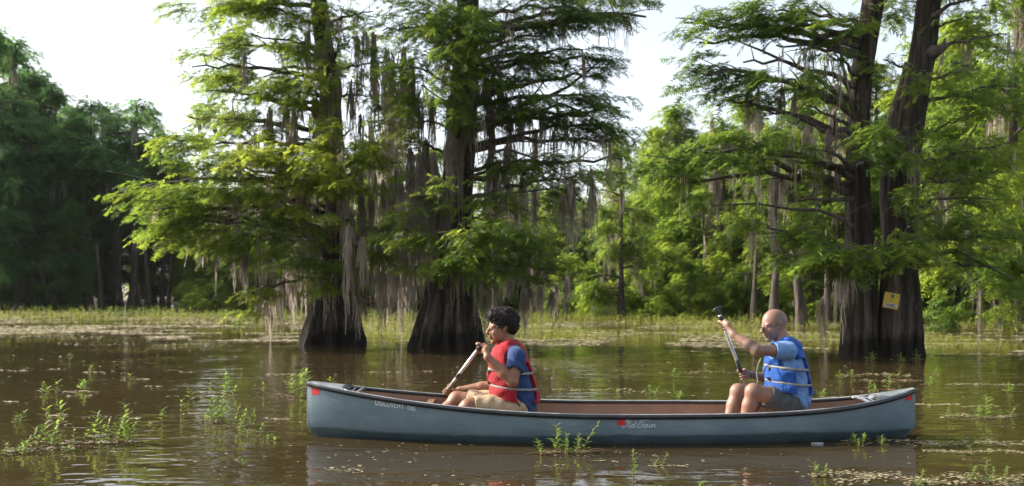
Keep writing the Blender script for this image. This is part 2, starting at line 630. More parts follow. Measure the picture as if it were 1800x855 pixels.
def big_tree(label, path_list, pads, mosses, Y0, seed, flutes, lobes, moss_w=.0125, mossp=.55, dens=1.05, size=.18, needle='needles'):
    foot = path_list[0][0]
    origin = (foot[0], foot[1], 0)
    t = thing('cypress_tree', label, 'tree', origin)
    for k, pth in enumerate(path_list):
        me = trunk_mesh('trunk', pth, flutes[k], seed + k, origin=origin, lobes=lobes[k])
        link('trunk', me, M['bark'], t)
    fo = Foliage(seed)
    clumps = []
    rng = random.Random(seed)
    for i, pd in enumerate(pads):
        px, py, rx, rz = pd[:4]
        dy = pd[4] if len(pd) > 4 else rng.uniform(-1.3, .6)
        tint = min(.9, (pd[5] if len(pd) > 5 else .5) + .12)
        ti = pd[6] if len(pd) > 6 else 0
        Y = Y0 + dy
        c = at(px, py, Y)
        k = Y / FOC
        rr = (rx * k * 1.02, max(.35, rx * k * .85), rz * k * .95)
        za = c.z + rng.uniform(-.5, .15)
        za = max(1.4, za)
        a, ra = path_at(path_list[ti], za)
        dist = (Vector(a) - c).length
        if dist > .5:
            pts = limb_obj(t, a, c + Vector((rr[0] * .3 * (1 if c.x > a[0] else -1), 0, 0)), min(.085, .022 + .016 * dist), .12 * dist * rng.uniform(.3, 1.2), seed * 100 + i, origin)
        else:
            pts = [Vector(a), c]
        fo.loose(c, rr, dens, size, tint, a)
        if rng.random() < mossp and len(pts) > 4:
            for q in rng.sample(range(3, len(pts)), 3):
                z = pts[q]
                clumps.append((z.x, z.y, z.z, .16, .12, rng.uniform(.35, 1.0), rng.randint(6, 16)))
    for (px, py, w, ln, n, dy) in mosses:
        Y = Y0 + dy
        c = at(px, py, Y)
        k = Y / FOC
        nn = max(1, int(w / 14))
        for j in range(nn):
            xx = c.x + (j + .5 - nn / 2) / nn * w * k + rng.uniform(-.05, .05)
            clumps.append((xx, c.y + rng.uniform(-.45, .45), c.z + rng.uniform(-.25, .2), 11 * k, .10, ln * k * rng.uniform(.4, 1.3), n / nn * 1.5))
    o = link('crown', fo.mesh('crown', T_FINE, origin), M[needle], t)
    o['kind'] = 'stuff'
    o = link('twigs', fo.twig_mesh('twigs', origin), M['limb'], t)
    o['kind'] = 'stuff'
    if clumps:
        o = link('hanging_moss', moss_mesh('hanging_moss', clumps, seed, origin, moss_w), M['moss'], t)
        o['kind'] = 'stuff'
    return t

def pth(rows, Y, dY=0):
    """rows (px, py, full width px) -> trunk path"""
    out = []
    for px, py, w in rows:
        v = at(px, py, Y + dY)
        out.append((v.x, Y + dY, v.z, w / 2 * Y / FOC * (1 if py > 450 else .86)))
    return out
def flare(z, a=.17, b=.045, h=1.5):
    return b + a * max(0, 1 - z / h) ** .8

YA, YB, YC = 18.9, 18.0, 15.7
TA = [(586, 640, 128), (586, 606, 110), (586, 580, 98), (588, 545, 84), (590, 500, 70), (590, 440, 54), (588, 380, 48), (586, 300, 45),
      (584, 220, 42), (576, 120, 38), (562, 30, 34), (556, -80, 28), (552, -200, 20), (550, -320, 8)]
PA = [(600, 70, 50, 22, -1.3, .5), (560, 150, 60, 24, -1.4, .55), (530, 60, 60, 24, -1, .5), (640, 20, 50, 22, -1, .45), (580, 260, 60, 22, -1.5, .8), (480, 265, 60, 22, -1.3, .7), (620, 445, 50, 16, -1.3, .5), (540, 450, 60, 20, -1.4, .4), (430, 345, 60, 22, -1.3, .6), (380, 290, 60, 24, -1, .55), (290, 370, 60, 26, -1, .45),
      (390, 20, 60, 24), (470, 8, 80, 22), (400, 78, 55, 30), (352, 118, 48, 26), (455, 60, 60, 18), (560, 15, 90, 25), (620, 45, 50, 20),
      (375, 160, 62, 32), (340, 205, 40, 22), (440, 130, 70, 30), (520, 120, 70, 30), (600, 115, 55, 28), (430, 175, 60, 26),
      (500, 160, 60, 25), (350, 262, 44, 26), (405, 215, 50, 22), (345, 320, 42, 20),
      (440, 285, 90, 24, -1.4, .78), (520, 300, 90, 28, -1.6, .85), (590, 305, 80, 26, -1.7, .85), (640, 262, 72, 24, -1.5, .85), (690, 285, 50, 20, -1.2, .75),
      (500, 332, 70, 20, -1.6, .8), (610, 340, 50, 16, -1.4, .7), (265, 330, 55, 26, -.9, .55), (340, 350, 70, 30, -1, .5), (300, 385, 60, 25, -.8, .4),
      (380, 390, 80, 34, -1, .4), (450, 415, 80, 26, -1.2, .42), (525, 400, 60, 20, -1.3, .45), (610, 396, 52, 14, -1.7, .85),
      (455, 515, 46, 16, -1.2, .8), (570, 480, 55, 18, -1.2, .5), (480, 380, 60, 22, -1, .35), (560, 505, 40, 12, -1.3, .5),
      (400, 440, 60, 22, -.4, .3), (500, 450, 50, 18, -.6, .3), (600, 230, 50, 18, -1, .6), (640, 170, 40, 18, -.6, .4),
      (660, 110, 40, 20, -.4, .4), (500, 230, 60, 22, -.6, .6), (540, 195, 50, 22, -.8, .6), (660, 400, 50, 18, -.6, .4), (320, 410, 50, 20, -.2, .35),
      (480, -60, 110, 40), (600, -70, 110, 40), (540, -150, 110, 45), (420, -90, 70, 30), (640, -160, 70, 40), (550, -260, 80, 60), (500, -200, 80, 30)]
MA = [(420, 258, 40, 85, 110, -.6), (445, 230, 30, 75, 60, -.5), (570, 150, 50, 120, 150, -.45), (560, 60, 60, 90, 150, -.45), (515, 180, 40, 110, 90, -.5),
      (620, 140, 50, 80, 80, -.3), (655, 60, 60, 120, 150, -.2), (690, 120, 70, 150, 200, 0), (660, 200, 60, 120, 110, 0), (575, 215, 30, 110, 110, -.5),
      (520, 340, 60, 90, 170, -.5), (560, 350, 60, 90, 120, -.3), (470, 335, 70, 70, 130, -.4), (620, 350, 80, 130, 230, -.5), (680, 310, 90, 160, 260, -.2),
      (660, 430, 90, 110, 210, -.4), (610, 400, 40, 70, 90, -1.7), (618, 420, 18, 120, 40, -1.7), (645, 405, 14, 110, 35, -1.6), (425, 440, 20, 60, 50, -.9),
      (455, 525, 24, 45, 50, -.8), (520, 470, 60, 80, 110, .2), (620, 470, 40, 70, 60, -.5), (490, 510, 50, 60, 80, -.2), (405, 330, 40, 110, 80, -.2),
      (365, 400, 50, 80, 80, .1), (700, 470, 70, 90, 160, .2), (675, 505, 8, 85, 14, -.6), (463, 545, 10, 50, 30, -.3), (490, 210, 40, 120, 90, 0),
      (345, 225, 16, 35, 22, -.2), (370, 228, 14, 40, 22, -.2), (640, 520, 60, 40, 80, -.4), (560, 420, 60, 70, 90, -.2), (500, 420, 80, 90, 150, 0)]
big_tree('moss hung cypress with fluted grey foot on the left, nearer the left forest', [pth(TA, YA)], PA, MA, YA, 11,
         [lambda z: flare(z, .32, .06, 1.4)], [8], dens=1.15)

TB = [(783, 645, 134), (783, 612, 118), (784, 585, 108), (787, 550, 92), (790, 500, 76), (795, 440, 66), (800, 380, 62), (806, 300, 62),
      (812, 220, 58), (818, 120, 50), (822, 20, 44), (824, -80, 36), (826, -220, 24), (826, -340, 8)]
PB = [(690, 55, 60, 26, -.6, .45), (760, 150, 60, 26, -1, .35), (790, 60, 70, 30, -1.6, .35), (830, 210, 60, 22, -1.4, .35), (800, 120, 60, 26, -1.7, .35), (880, 50, 60, 26, -1.4, .3), (920, 140, 50, 20, -1.2, .25), (880, 385, 60, 22, -1.8, .45), (820, 440, 60, 22, -2, .5), (700, 400, 40, 16, -1.2, .5),
      (1080, 280, 50, 20, -.6, .4), (1060, 250, 44, 14, -1, .25), (735, 25, 75, 34, -.8, .4), (830, 30, 85, 40, -1, .35), (900, 15, 80, 26, -1, .3), (985, 12, 75, 22, -1.2, .2), (1060, 28, 65, 18, -1.2, .15), (1125, 30, 36, 12, -1.2, .1),
      (770, 90, 80, 36, -1, .35), (850, 105, 80, 34, -1.2, .3), (825, 160, 85, 34, -1.2, .3), (722, 110, 60, 26, -.8, .4), (905, 80, 70, 28, -1, .25),
      (955, 60, 55, 22, -1, .2), (935, 110, 48, 20, -1, .2), (965, 100, 40, 14, -1, .15), (1070, 105, 24, 14, -1, .15), (1050, 130, 30, 12, -1, .15), (1015, 88, 34, 12, -1.2, .15),
      (950, 168, 60, 16, -1.2, .2), (1020, 172, 66, 18, -1.4, .18), (1075, 190, 50, 18, -1.4, .18), (1010, 205, 48, 12, -1.3, .15), (1055, 222, 50, 13, -1.3, .15),
      (700, 170, 55, 20, -.6, .45), (760, 215, 60, 20, -1, .45), (720, 245, 50, 16, -.8, .6), (880, 150, 50, 24, -1, .25), (870, 205, 50, 20, -1, .3),
      (785, 370, 66, 24, -1.4, .5), (830, 395, 78, 30, -1.7, .45), (885, 425, 76, 26, -1.7, .4), (770, 435, 56, 26, -1.6, .5), (930, 450, 56, 24, -1.5, .35),
      (738, 412, 46, 18, -1.3, .5), (800, 465, 66, 22, -1.8, .45), (960, 475, 40, 16, -1.3, .3), (860, 465, 60, 22, -1.6, .4), (740, 470, 36, 18, -1.3, .5),
      (975, 285, 56, 18, -1, .35), (930, 300, 60, 18, -1, .4), (1000, 310, 46, 16, -1, .35), (880, 280, 50, 16, -1, .4), (860, 340, 50, 18, -1, .4), (910, 370, 60, 18, -1, .4),
      (960, 330, 50, 16, -.8, .4), (740, 330, 46, 16, -.7, .5),
      (760, -60, 110, 45), (880, -70, 120, 45), (980, -60, 90, 35), (820, -160, 130, 50), (920, -160, 90, 40), (740, -150, 80, 40), (830, -260, 100, 60), (1040, -50, 60, 25)]
MB_ = [(745, 260, 60, 170, 260, -.3), (770, 330, 50, 120, 190, -.4), (715, 300, 60, 150, 190, -.2), (690, 420, 60, 120, 180, -.1), (805, 190, 40, 110, 110, -.6), (840, 160, 50, 130, 170, -.5),
       (870, 150, 40, 120, 130, -.4), (900, 190, 50, 120, 150, -.2), (935, 200, 40, 90, 90, -.2), (880, 260, 60, 140, 190, -.3), (860, 200, 24, 160, 80, -.6), (920, 330, 50, 110, 120, -.1),
       (940, 490, 60, 70, 170, -.4), (900, 480, 60, 60, 150, -.4), (960, 500, 40, 50, 80, -.3), (985, 500, 30, 50, 60, 0), (795, 260, 40, 100, 90, -.7), (730, 160, 70, 120, 150, -.2),
       (1030, 235, 50, 40, 30, -1), (975, 215, 50, 60, 50, -.8), (1040, 310, 14, 80, 40, -.9), (990, 330, 24, 60, 40, -.8), (700, 100, 60, 120, 150, 0), (850, 490, 60, 60, 100, -.2), (850, 420, 40, 140, 90, .1), (760, 490, 30, 60, 50, .1),
       (730, 350, 90, 150, 260, .1)]
tb = big_tree('thick dark cypress just behind the seated boy in the red vest', [pth(TB, YB)], PB, MB_, YB, 23,
         [lambda z: flare(z, .20, .05, 1.6)], [13], dens=1.05)

C1 = [(1510, 660, 72), (1510, 625, 64), (1510, 600, 61), (1512, 560, 60), (1513, 500, 58), (1511, 430, 54), (1508, 360, 50), (1507, 290, 46),
      (1509, 200, 43), (1516, 120, 42), (1526, 60, 42), (1536, 0, 44), (1545, -90, 36), (1552, -220, 26), (1556, -330, 10)]
C2 = [(1580, 660, 82), (1580, 625, 73), (1581, 600, 69), (1582, 560, 66), (1581, 500, 62), (1582, 430, 60), (1586, 360, 60), (1590, 290, 56),
      (1600, 220, 52), (1612, 150, 50), (1624, 80, 48), (1630, 30, 46), (1638, -60, 42), (1648, -180, 30), (1655, -320, 10)]
C3 = [(1572, 430, 40), (1566, 380, 42), (1566, 330, 42), (1570, 280, 44), (1578, 220, 44), (1592, 160, 36), (1604, 110, 24)]
PC = [(1215, 40, 40, 22, -1, .2), (1245, 75, 52, 26, -1, .2), (1295, 50, 50, 26, -1, .25), (1225, 125, 34, 18, -1, .15), (1270, 130, 50, 22, -1, .2), (1325, 110, 60, 30, -1, .25), (1385, 80, 66, 36, -1, .3),
      (1430, 35, 70, 30, -1, .35), (1400, 140, 55, 28, -1, .3), (1468, 95, 46, 32, -1, .3), (1380, 20, 60, 24, -.8, .35), (1490, 25, 50, 24, -.8, .35), (1340, 30, 50, 24, -.8, .3),
      (1285, 175, 50, 20, -1, .2), (1350, 190, 60, 22, -1, .25), (1430, 185, 50, 22, -.8, .3),
      (1260, 268, 76, 20, -1.6, .3), (1340, 262, 76, 18, -1.6, .3), (1420, 285, 60, 18, -1.3, .35), (1190, 285, 56, 20, -1.6, .25), (1225, 320, 60, 18, -1.2, .4),
      (1510, 250, 66, 22, -1.8, .35), (1575, 245, 60, 22, -1.8, .4, 1), (1635, 250, 56, 20, -1.3, .35, 1), (1550, 285, 50, 16, -1.8, .35),
      (1470, 428, 76, 24, -1.9, .4), (1545, 440, 80, 24, -2, .4, 1), (1600, 450, 60, 22, -2, .4, 1), (1400, 425, 70, 22, -1.6, .4), (1420, 465, 60, 18, -1.5, .45), (1500, 470, 60, 18, -2, .35),
      (1360, 400, 56, 18, -1.3, .4), (1640, 420, 50, 18, -1.3, .4, 1), (1590, 355, 55, 18, -1.9, .4, 1), (1625, 385, 50, 16, -1.5, .4, 1),
      (1700, 120, 80, 44, -.8, .45, 1), (1750, 60, 70, 44, -.6, .5, 1), (1775, 150, 60, 50, -.6, .4, 1), (1690, 200, 66, 34, -.8, .4, 1), (1760, 250, 66, 40, -.6, .4, 1),
      (1700, 280, 66, 30, -.8, .4, 1), (1745, 330, 66, 30, -.6, .4, 1), (1690, 350, 50, 22, -.8, .4, 1), (1720, 395, 70, 24, -1, .4, 1), (1775, 420, 60, 26, -.8, .45, 1), (1680, 440, 50, 18, -1, .4, 1), (1740, 470, 60, 22, -.8, .4, 1),
      (1690, 30, 50, 26, -.4, .5, 1), (1670, 130, 34, 16, -.6, .4, 1), (1560, 105, 26, 10, -.6, .4, 1),
      (1480, -60, 120, 44), (1580, -60, 120, 44), (1680, -70, 120, 44, 0, .4, 1), (1400, -50, 90, 36), (1540, -170, 120, 60), (1650, -180, 120, 60, 0, .4, 1), (1750, -80, 90, 44, 0, .4, 1), (1600, -280, 120, 60)]
MC = [(1370, 150, 60, 70, 70, -.6), (1315, 150, 8, 55, 16, -.8), (1430, 210, 40, 80, 50, -.3), (1400, 260, 60, 90, 70, -.2), (1460, 230, 30, 110, 60, -.2), (1475, 180, 20, 90, 40, -.4),
      (1365, 290, 14, 160, 50, -.2), (1380, 290, 40, 110, 60, -.2), (1415, 400, 40, 60, 50, -.4), (1640, 350, 60, 60, 60, -.3), (1700, 420, 40, 60, 40, 0),
      (1272, 290, 12, 90, 24, -1), (1488, 130, 16, 60, 30, -.6), (1340, 410, 30, 70, 40, -.3), (1450, 500, 40, 70, 50, .4)]
tc_ = big_tree('twin trunked cypress carrying the small yellow sign at the right', [pth(C1, YC), pth(C2, YC, -.1), pth(C3, YC, .12)], PC, MC, YC, 37,
         [lambda z: flare(z, .14, .05, 1.2), lambda z: flare(z, .18, .05, 1.4), lambda z: .06], [9, 10, 5], mossp=.25)
# the broken stub on the leaning trunk
oC = tc_.location
st = MB()
st.tube(local(bez(at(1630, 95, YC - .15), at(1648, 92, YC - .4), at(1672, 74, YC - .4), 6), oC), [.17, .14, .11, .085, .05, .012], 8)
st.tube(local(bez(at(1650, 90, YC - .35), at(1660, 78, YC - .4), at(1662, 66, YC - .4), 4), oC), [.05, .04, .025, .008], 6)
st.build('broken_stub', M['limb'], tc_, True)

# bare limbs that show against the sky
def bare(parent, pts, Y, r0, seed):
    rng = random.Random(seed)
    P = [at(a, b, Y + rng.uniform(-.1, .1)) for a, b in pts]
    n = len(P)
    mb = MB().tube(local(P, parent.location), [r0 * (1 - .75 * k / (n - 1)) for k in range(n)], 7)
    for k in range(1, n - 1):
        e = P[k] + Vector((rng.uniform(-.3, .5), rng.uniform(-.3, .3), rng.uniform(.05, .4)))
        mb.tube(local([P[k], (P[k] + e) / 2 + Vector((0, 0, .04)), e], parent.location), [r0 * .3, r0 * .2, r0 * .1], 5)
    mb.build('limb', M['limb'], parent, True)
bare(tb, [(850, 225), (880, 210), (920, 185), (960, 172), (1000, 152), (1040, 120), (1062, 100)], YB - .9, .055, 1)
bare(tb, [(905, 195), (950, 196), (985, 182), (1030, 200), (1060, 222), (1090, 235)], YB - 1, .035, 2)
bare(tb, [(860, 55), (910, 48), (960, 42), (1020, 28), (1080, 22), (1130, 30)], YB - .9, .05, 3)
bare(tb, [(860, 270), (890, 262), (930, 275), (960, 290), (1000, 318)], YB - .9, .035, 4)
bare(tb, [(780, 320), (740, 345), (715, 330), (690, 335)], YB - .8, .05, 14)
bare(tc_, [(1500, 175), (1470, 165), (1440, 140), (1400, 118), (1340, 90), (1290, 70)], YC - .6, .05, 5)
bare(tc_, [(1500, 300), (1475, 275), (1450, 265), (1420, 262)], YC - .6, .045, 6)
bare(tc_, [(1500, 350), (1460, 352), (1420, 350), (1385, 358)], YC - .5, .045, 7)
bare(tc_, [(1500, 400), (1480, 385), (1440, 370), (1390, 368), (1330, 358), (1250, 362)], YC - .5, .045, 8)
bare(tc_, [(1500, 210), (1492, 160), (1480, 110), (1475, 60)], YC - .4, .05, 9)
bare(tc_, [(1608, 455), (1640, 452), (1680, 440), (1720, 462), (1780, 490)], YC - .5, .055, 10)
bare(tc_, [(1615, 365), (1640, 350), (1700, 348), (1770, 352)], YC - .5, .04, 11)
bare(tc_, [(1640, 30), (1670, 8), (1720, -4)], YC - .3, .05, 12)
bare(tc_, [(1622, 330), (1650, 300), (1690, 262), (1730, 200)], YC - .3, .035, 13)

# a few beards of moss that hang apart from the rest
for k, (px, py, w, ln, n, Y, lab) in enumerate([
        (1004, 318, 12, 110, 70, 16.8, 'long dark beard of moss hanging alone right of the boy\'s tree'),
        (1040, 300, 8, 90, 30, 16.9, 'thin moss strand just right of the long dark beard'),
        (430, 95, 5, 60, 14, 18.2, 'short moss strand hanging against the sky over the left cypress'),
        (950, 195, 12, 70, 34, 17.0, 'moss tassel under the bare limb above the boy'),
        (905, 395, 10, 70, 30, 16.8, 'moss tassel over the low boughs left of the boy\'s vest'),
        (1313, 165, 5, 70, 14, 14.8, 'single grey moss strand hanging from the upper right bough')]):
    c = at(px, py, Y)
    me = moss_mesh('moss_beard', [(0, 0, 0, w * Y / FOC * .55, .05, ln * Y / FOC, n)], 70 + k, wid=.018)
    o = link('moss_beard', me, M['moss'], loc=c)
    tag(o, lab, 'spanish moss', 'separate moss beards', 'stuff')

# ================================================================== the forest
def generic(seed, H, cr, kind, low=.22, dens=.9, moss=.6, templ=None, size=.34, needle='needles', nl=26):
    """one tree about H tall standing at the origin, returns its meshes"""
    rng = random.Random(seed)
    lean = rng.uniform(-.3, .3)
    r0 = H * .022
    rows = [(0, 0, -.6, r0 * 1.9), (0, 0, 0, r0 * 1.65), (0, 0, H * .04, r0 * 1.2), (lean * .1, 0, H * .12, r0 * .85), (lean * .5, 0, H * .4, r0 * .62),
            (lean, .1, H * .7, r0 * .4), (lean, .1, H * .97, r0 * .1)]
    trunk = trunk_mesh('trunk', rows, lambda z: .05 + .2 * max(0, 1 - z / (H * .12)), seed, seg=28, step=.3, lobes=7)
    fo = Foliage(seed)
    clumps = []
    mb = MB()
    for i in range(nl):
        f = (i + rng.random()) / nl
        z = H * (low + (1 - low) * f)
        if kind == 'pine':     # open crown on a tall bare stem
            prof = .35 + .65 * math.sin(math.pi * min(1, f * 1.02) ** .8)
        elif kind == 'spire':
            prof = 1.02 - .8 * f
        else:
            prof = (1.0 - .75 * f ** 2.0)
        a = rng.uniform(0, 6.283)
        rad = cr * prof * rng.uniform(.45, 1)
        c = Vector((math.cos(a) * rad + lean * f, math.sin(a) * rad, z + rng.uniform(-.3, .3) - .12 * rad))
        b, _ = path_at(rows, min(H * .95, z - .15 * rad))
        mb.tube(bez(b, (Vector(b) + c) / 2 + Vector((0, 0, .25)), c, 5), [.02 + .028 * rad * H / 12 * k for k in (1, .8, .6, .45, .25)], 5)
        rr = cr * prof * rng.uniform(.42, .62)
        fo.loose(c, (rr, rr, rr * rng.uniform(.3, .5)), dens, size, rng.uniform(.35, .8), b)
        if rng.random() < moss:
            for _ in range(2):
                q = Vector(b).lerp(c, rng.uniform(.4, 1))
                clumps.append((q.x, q.y, q.z, .22, .22, rng.uniform(.6, 2.0), 14))
    fo.pad((lean, 0, H * .95), (cr * .35, cr * .35, H * .06), dens, size, .6)
    crown = fo.mesh('crown', templ or T_MID)
    limbs = mb.mesh('limbs', True)
    ms = moss_mesh('hanging_moss', clumps, seed, wid=.024) if clumps else None
    trunk.materials.append(M['bark_far'])
    crown.materials.append(M[needle])
    limbs.materials.append(M['limb'])
    if ms:
        ms.materials.append(M['moss'])
    return dict(trunk=trunk, crown=crown, limbs=limbs, hanging_moss=ms, H=H)

G = {
    'broad': generic(101, 10, 3.0, 'broad', .07, 1.5, .7, nl=34),
    'broad2': generic(102, 10, 2.7, 'broad', .09, 1.5, .8, nl=34),
    'loose': generic(103, 10, 2.5, 'broad', .14, 1.15, .8, nl=30),
    'tall': generic(104, 14, 2.6, 'spire', .15, 1.5, .3, needle='needles_dark', nl=44),
    'pine': generic(105, 12, 2.7, 'pine', .42, 1.0, .3, needle='needles_dark', nl=26),
    'dark': generic(106, 12, 3.0, 'broad', .15, 1.5, .4, needle='needles_dark', nl=38),
    'low': generic(107, 5, 2.4, 'broad', .1, 1.3, .6, nl=18),
}
def forest_tree(kind, px, Y, top, label, group=None, rot=None, wide=1.0):
    v = G[kind]
    h = (HOR - top) / FOC * Y + EYE
    s = h / v['H']
    t = thing('forest_tree', label, 'tree', ((px - 900) / FOC * Y, Y, 0), group)
    t.rotation_euler = (0, 0, rot if rot is not None else random.uniform(0, 6.28))
    t.scale = (s * wide, s * wide, s)
    for n in ('trunk', 'limbs', 'crown', 'hanging_moss'):
        if v[n]:
            o = link(n, v[n], None, t)
            if n in ('crown', 'hanging_moss', 'limbs'):
                o['kind'] = 'stuff'
    return t

LEFT = 'trees of the dark forest on the left'
BACK = 'trees of the sunlit swamp forest behind'
ROWS = [
    ('dark', -25, 47, 45, 'full dark tree cut by the left edge of the frame', LEFT, .8),
    ('dark', 22, 54, 78, 'full dark tree behind the tall spires of the left edge', LEFT, .8),
    ('dark', 75, 57, 135, 'full dark tree closing the slope of tops left of the forked trunk', LEFT, .9),
    ('dark', 130, 57, 185, 'dark round top just left of the long bare trunk', LEFT, .8),
    ('tall', -60, 50, 20, 'tallest dark spire at the left edge of the frame', LEFT, 1.0),
    ('tall', 18, 52, 62, 'dark tall conical tree rising at the left edge, second from it', LEFT, 1.0),
    ('dark', 52, 56, 118, 'dark bushy tree stepping down beside the tall left edge trees', LEFT, .9),
    ('dark', 100, 53, 152, 'dark rounded tree left of the bare forked trunk', LEFT, .9),
    ('pine', 152, 50, 168, 'open topped tree on a long bare trunk in the dark left forest', LEFT, .95),
    ('pine', 200, 54, 178, 'open topped tree midway between the two long bare trunks', LEFT, .9),
    ('pine', 236, 51, 172, 'open topped tree on the thick trunk near the end of the left forest', LEFT, .95),
    ('pine', 268, 56, 188, 'last open topped tree of the left forest, next to the sky gap', LEFT, .7),
    ('dark', 180, 60, 250, 'lower dark tree between the bare trunks of the left forest', LEFT, .9),
    ('dark', 262, 60, 270, 'lower dark tree under the last open tops of the left forest', LEFT, .9),
    ('dark', 30, 47, 205, 'broad dark tree low at the front of the left edge', LEFT, .9),
    ('dark', 110, 48, 300, 'low dark tree at the front between the left edge and the bare trunk', LEFT, .8),
    ('broad', 322, 58, 312, 'dim broad tree under the sky gap left of the moss hung cypress', BACK, 1.0),
    ('broad2', 375, 50, 330, 'green tree behind the left boughs of the moss hung cypress', BACK, 1.0),
    ('broad', 440, 47, 300, 'sunlit tree behind the moss left of the first big trunk', BACK, 1.0),
    ('loose', 500, 44, 255, 'loose tree behind the first big trunk, on its left', BACK, 1.0),
    ('broad2', 560, 52, 250, 'pale tree straight behind the first big trunk', BACK, 1.0),
    ('broad', 640, 46, 245, 'sunlit tree behind the gap between the two big trunks, left one', BACK, 1.0),
    ('loose', 700, 42, 215, 'sunlit tree behind the gap between the two big trunks, right one', BACK, 1.0),
    ('broad2', 765, 50, 255, 'green tree hidden behind the trunk over the boy', BACK, 1.0),
    ('loose', 850, 45, 300, 'loose green tree seen just right of the trunk over the boy', BACK, 1.0),
    ('broad', 915, 42, 318, 'small sunlit tree above the boy, right of the dark boughs', BACK, .9),
    ('broad2', 975, 47, 330, 'low sunlit tree behind the long dark moss beard', BACK, 1.0),
    ('loose', 1030, 44, 345, 'low loose tree under the sky gap in the middle', BACK, .9),
    ('loose', 1092, 34, 232, 'mossy tree with a dark visible trunk right of the middle gap', BACK, .8),
    ('broad', 1148, 46, 222, 'rounded light tree between the dark visible trunk and the paddle', BACK, .9),
    ('broad', 1190, 42, 180, 'light green tree that tops the forest above the paddle', BACK, 1.0),
    ('loose', 1262, 38, 205, 'light green tree just right of the paddle', BACK, 1.0),
    ('broad2', 1318, 42, 170, 'tall light tree above and left of the bald man', BACK, 1.0),
    ('loose', 1362, 33, 215, 'sunlit tree with mossy trunk behind the bald man', BACK, .9),
    ('broad', 1412, 40, 140, 'tall bushy tree right of the bald man', BACK, 1.0),
    ('broad2', 1462, 36, 150, 'tall tree against the left side of the twin trunks', BACK, 1.0),
    ('broad', 1535, 42, 110, 'tree filling the slot between the twin trunks', BACK, 1.0),
    ('broad2', 1640, 40, 60, 'tall tree right after the twin trunks', BACK, 1.0),
    ('broad', 1700, 35, 20, 'tall sunlit tree half way between twin trunks and right edge', BACK, 1.0),
    ('loose', 1770, 25.5, -160, 'dark thick trunked tree standing near the right edge', BACK, .75),
    ('broad2', 1830, 38, 0, 'tall tree cut by the right edge of the frame', BACK, 1.0),
    ('loose', 1660, 30, 190, 'smaller mossy tree just right of the sign tree', BACK, .9),
    ('low', 1010, 37, 455, 'low reddish based bush left of the dark visible trunk', BACK, 1.2),
    ('low', 1145, 36, 470, 'low bright bush at the water edge left of the paddle', BACK, 1.3),
    ('low', 1215, 34, 462, 'low bright bush at the water edge beneath the paddle grip', BACK, 1.3),
    ('low', 1430, 32, 440, 'low bush at the water edge right of the bald man', BACK, 1.2),
    ('low', 1680, 30, 440, 'low bush at the water edge right of the sign tree', BACK, 1.4),
    ('low', 385, 44, 470, 'low dim bush at the water edge left of the moss hung cypress', BACK, 1.4),
    ('low', 900, 41, 470, 'low bush at the water edge above the boy\'s hair', BACK, 1.3),
]
for i, (k, px, Y, top, lab, grp, wd) in enumerate(ROWS):
    forest_tree(k, px, Y, top, lab, grp, wide=wd, rot=i * 2.399)
# second rank, seen only through gaps; nothing tells them apart
for i, px in enumerate(range(-120, 2040, 62)):
    Y = 64 + 9 * math.sin(i * 2.3)
    if px < 320:
        Y = 66 + 3 * math.sin(i * 2.3)
        top, kd, g2 = (240 + 40 * math.sin(i * 1.7), 'pine', 'second rank of the dark left forest')
        lb = 'dark tree standing behind the front rank of the left forest'
        if px in (190, 252, 314):
            top = 300
    else:
        top, kd, g2 = (340 + 25 * math.sin(i * 1.7) if px < 1120 else 235 + 30 * math.sin(i * 1.3), ('broad', 'broad2', 'loose')[i % 3], 'second rank of the swamp forest')
        lb = 'tree seen only in gaps of the sunlit front rank'
        if px > 1600:
            top = 120
    forest_tree(kd, px, Y, top, lb, g2, wide=1.15, rot=i * 1.9)
# thin bare trunks in the understory
for i, (px, Y, w, top, lab) in enumerate([
        (10, 49, 9, 420, 'bare trunk at the very left edge of the water line'), (78, 48, 13, 410, 'thick dark bole left in the forest shade'), (118, 55, 7, 420, 'thin bole between two thick dark boles'),
        (208, 50, 11, 400, 'bole left of the thickest one in the left forest'), (262, 49, 8, 420, 'slim bole right of the thick one in the left forest'), (285, 52, 6, 440, 'slim bole by the tan clearing'),
        (295, 47, 5, 450, 'last slim bole at the end of the left forest'), (178, 47, 6, 430, 'slim bole half way along the left forest'), (690, 40, 9, 400, 'bare bole between the two big cypress feet'),
        (870, 36, 8, 380, 'grey bole right behind the trunk over the boy'), (890, 44, 7, 400, 'second grey bole right behind the trunk over the boy'), (938, 38, 8, 400, 'grey bole right of the boy\'s hair'),
        (1217, 39, 8, 470, 'short pale bole left of the paddle grip'), (1325, 31, 7, 440, 'pale bole directly left of the bald head'), (1362, 29, 11, 430, 'pale crooked bole rising over the bald head'),
        (1408, 28, 13, 440, 'pale mossy bole right of the bald head'), (1455, 30, 8, 400, 'bole nearest the twin trunks on their left'), (1638, 33, 7, 440, 'bole just right of the twin trunks'),
        (1690, 36, 8, 440, 'bole under the far right limbs'), (1745, 34, 7, 450, 'bole left of the thick right edge tree')]):
    x = (px - 900) / FOC * Y
    r_ = w / 2 * Y / FOC
    h = (HOR - top) / FOC * Y + EYE
    rg = random.Random(i)
    me = trunk_mesh('bare_trunk', [(0, 0, -.5, r_ * 2.2), (0, 0, 0, r_ * 2), (0, 0, .5, r_ * 1.3), (rg.uniform(-.1, .1), 0, h * .5, r_), (rg.uniform(-.4, .4), 0, h, r_ * .75)],
                    lambda z: .06 + .15 * max(0, 1 - z), 300 + i, seg=18, step=.3, lobes=6)
    o = link('bare_trunk', me, M['bark_far' if px > 600 else 'bark'], loc=(x, Y, 0))
    tag(o, lab, 'tree trunk', 'bare trunks under the forest')
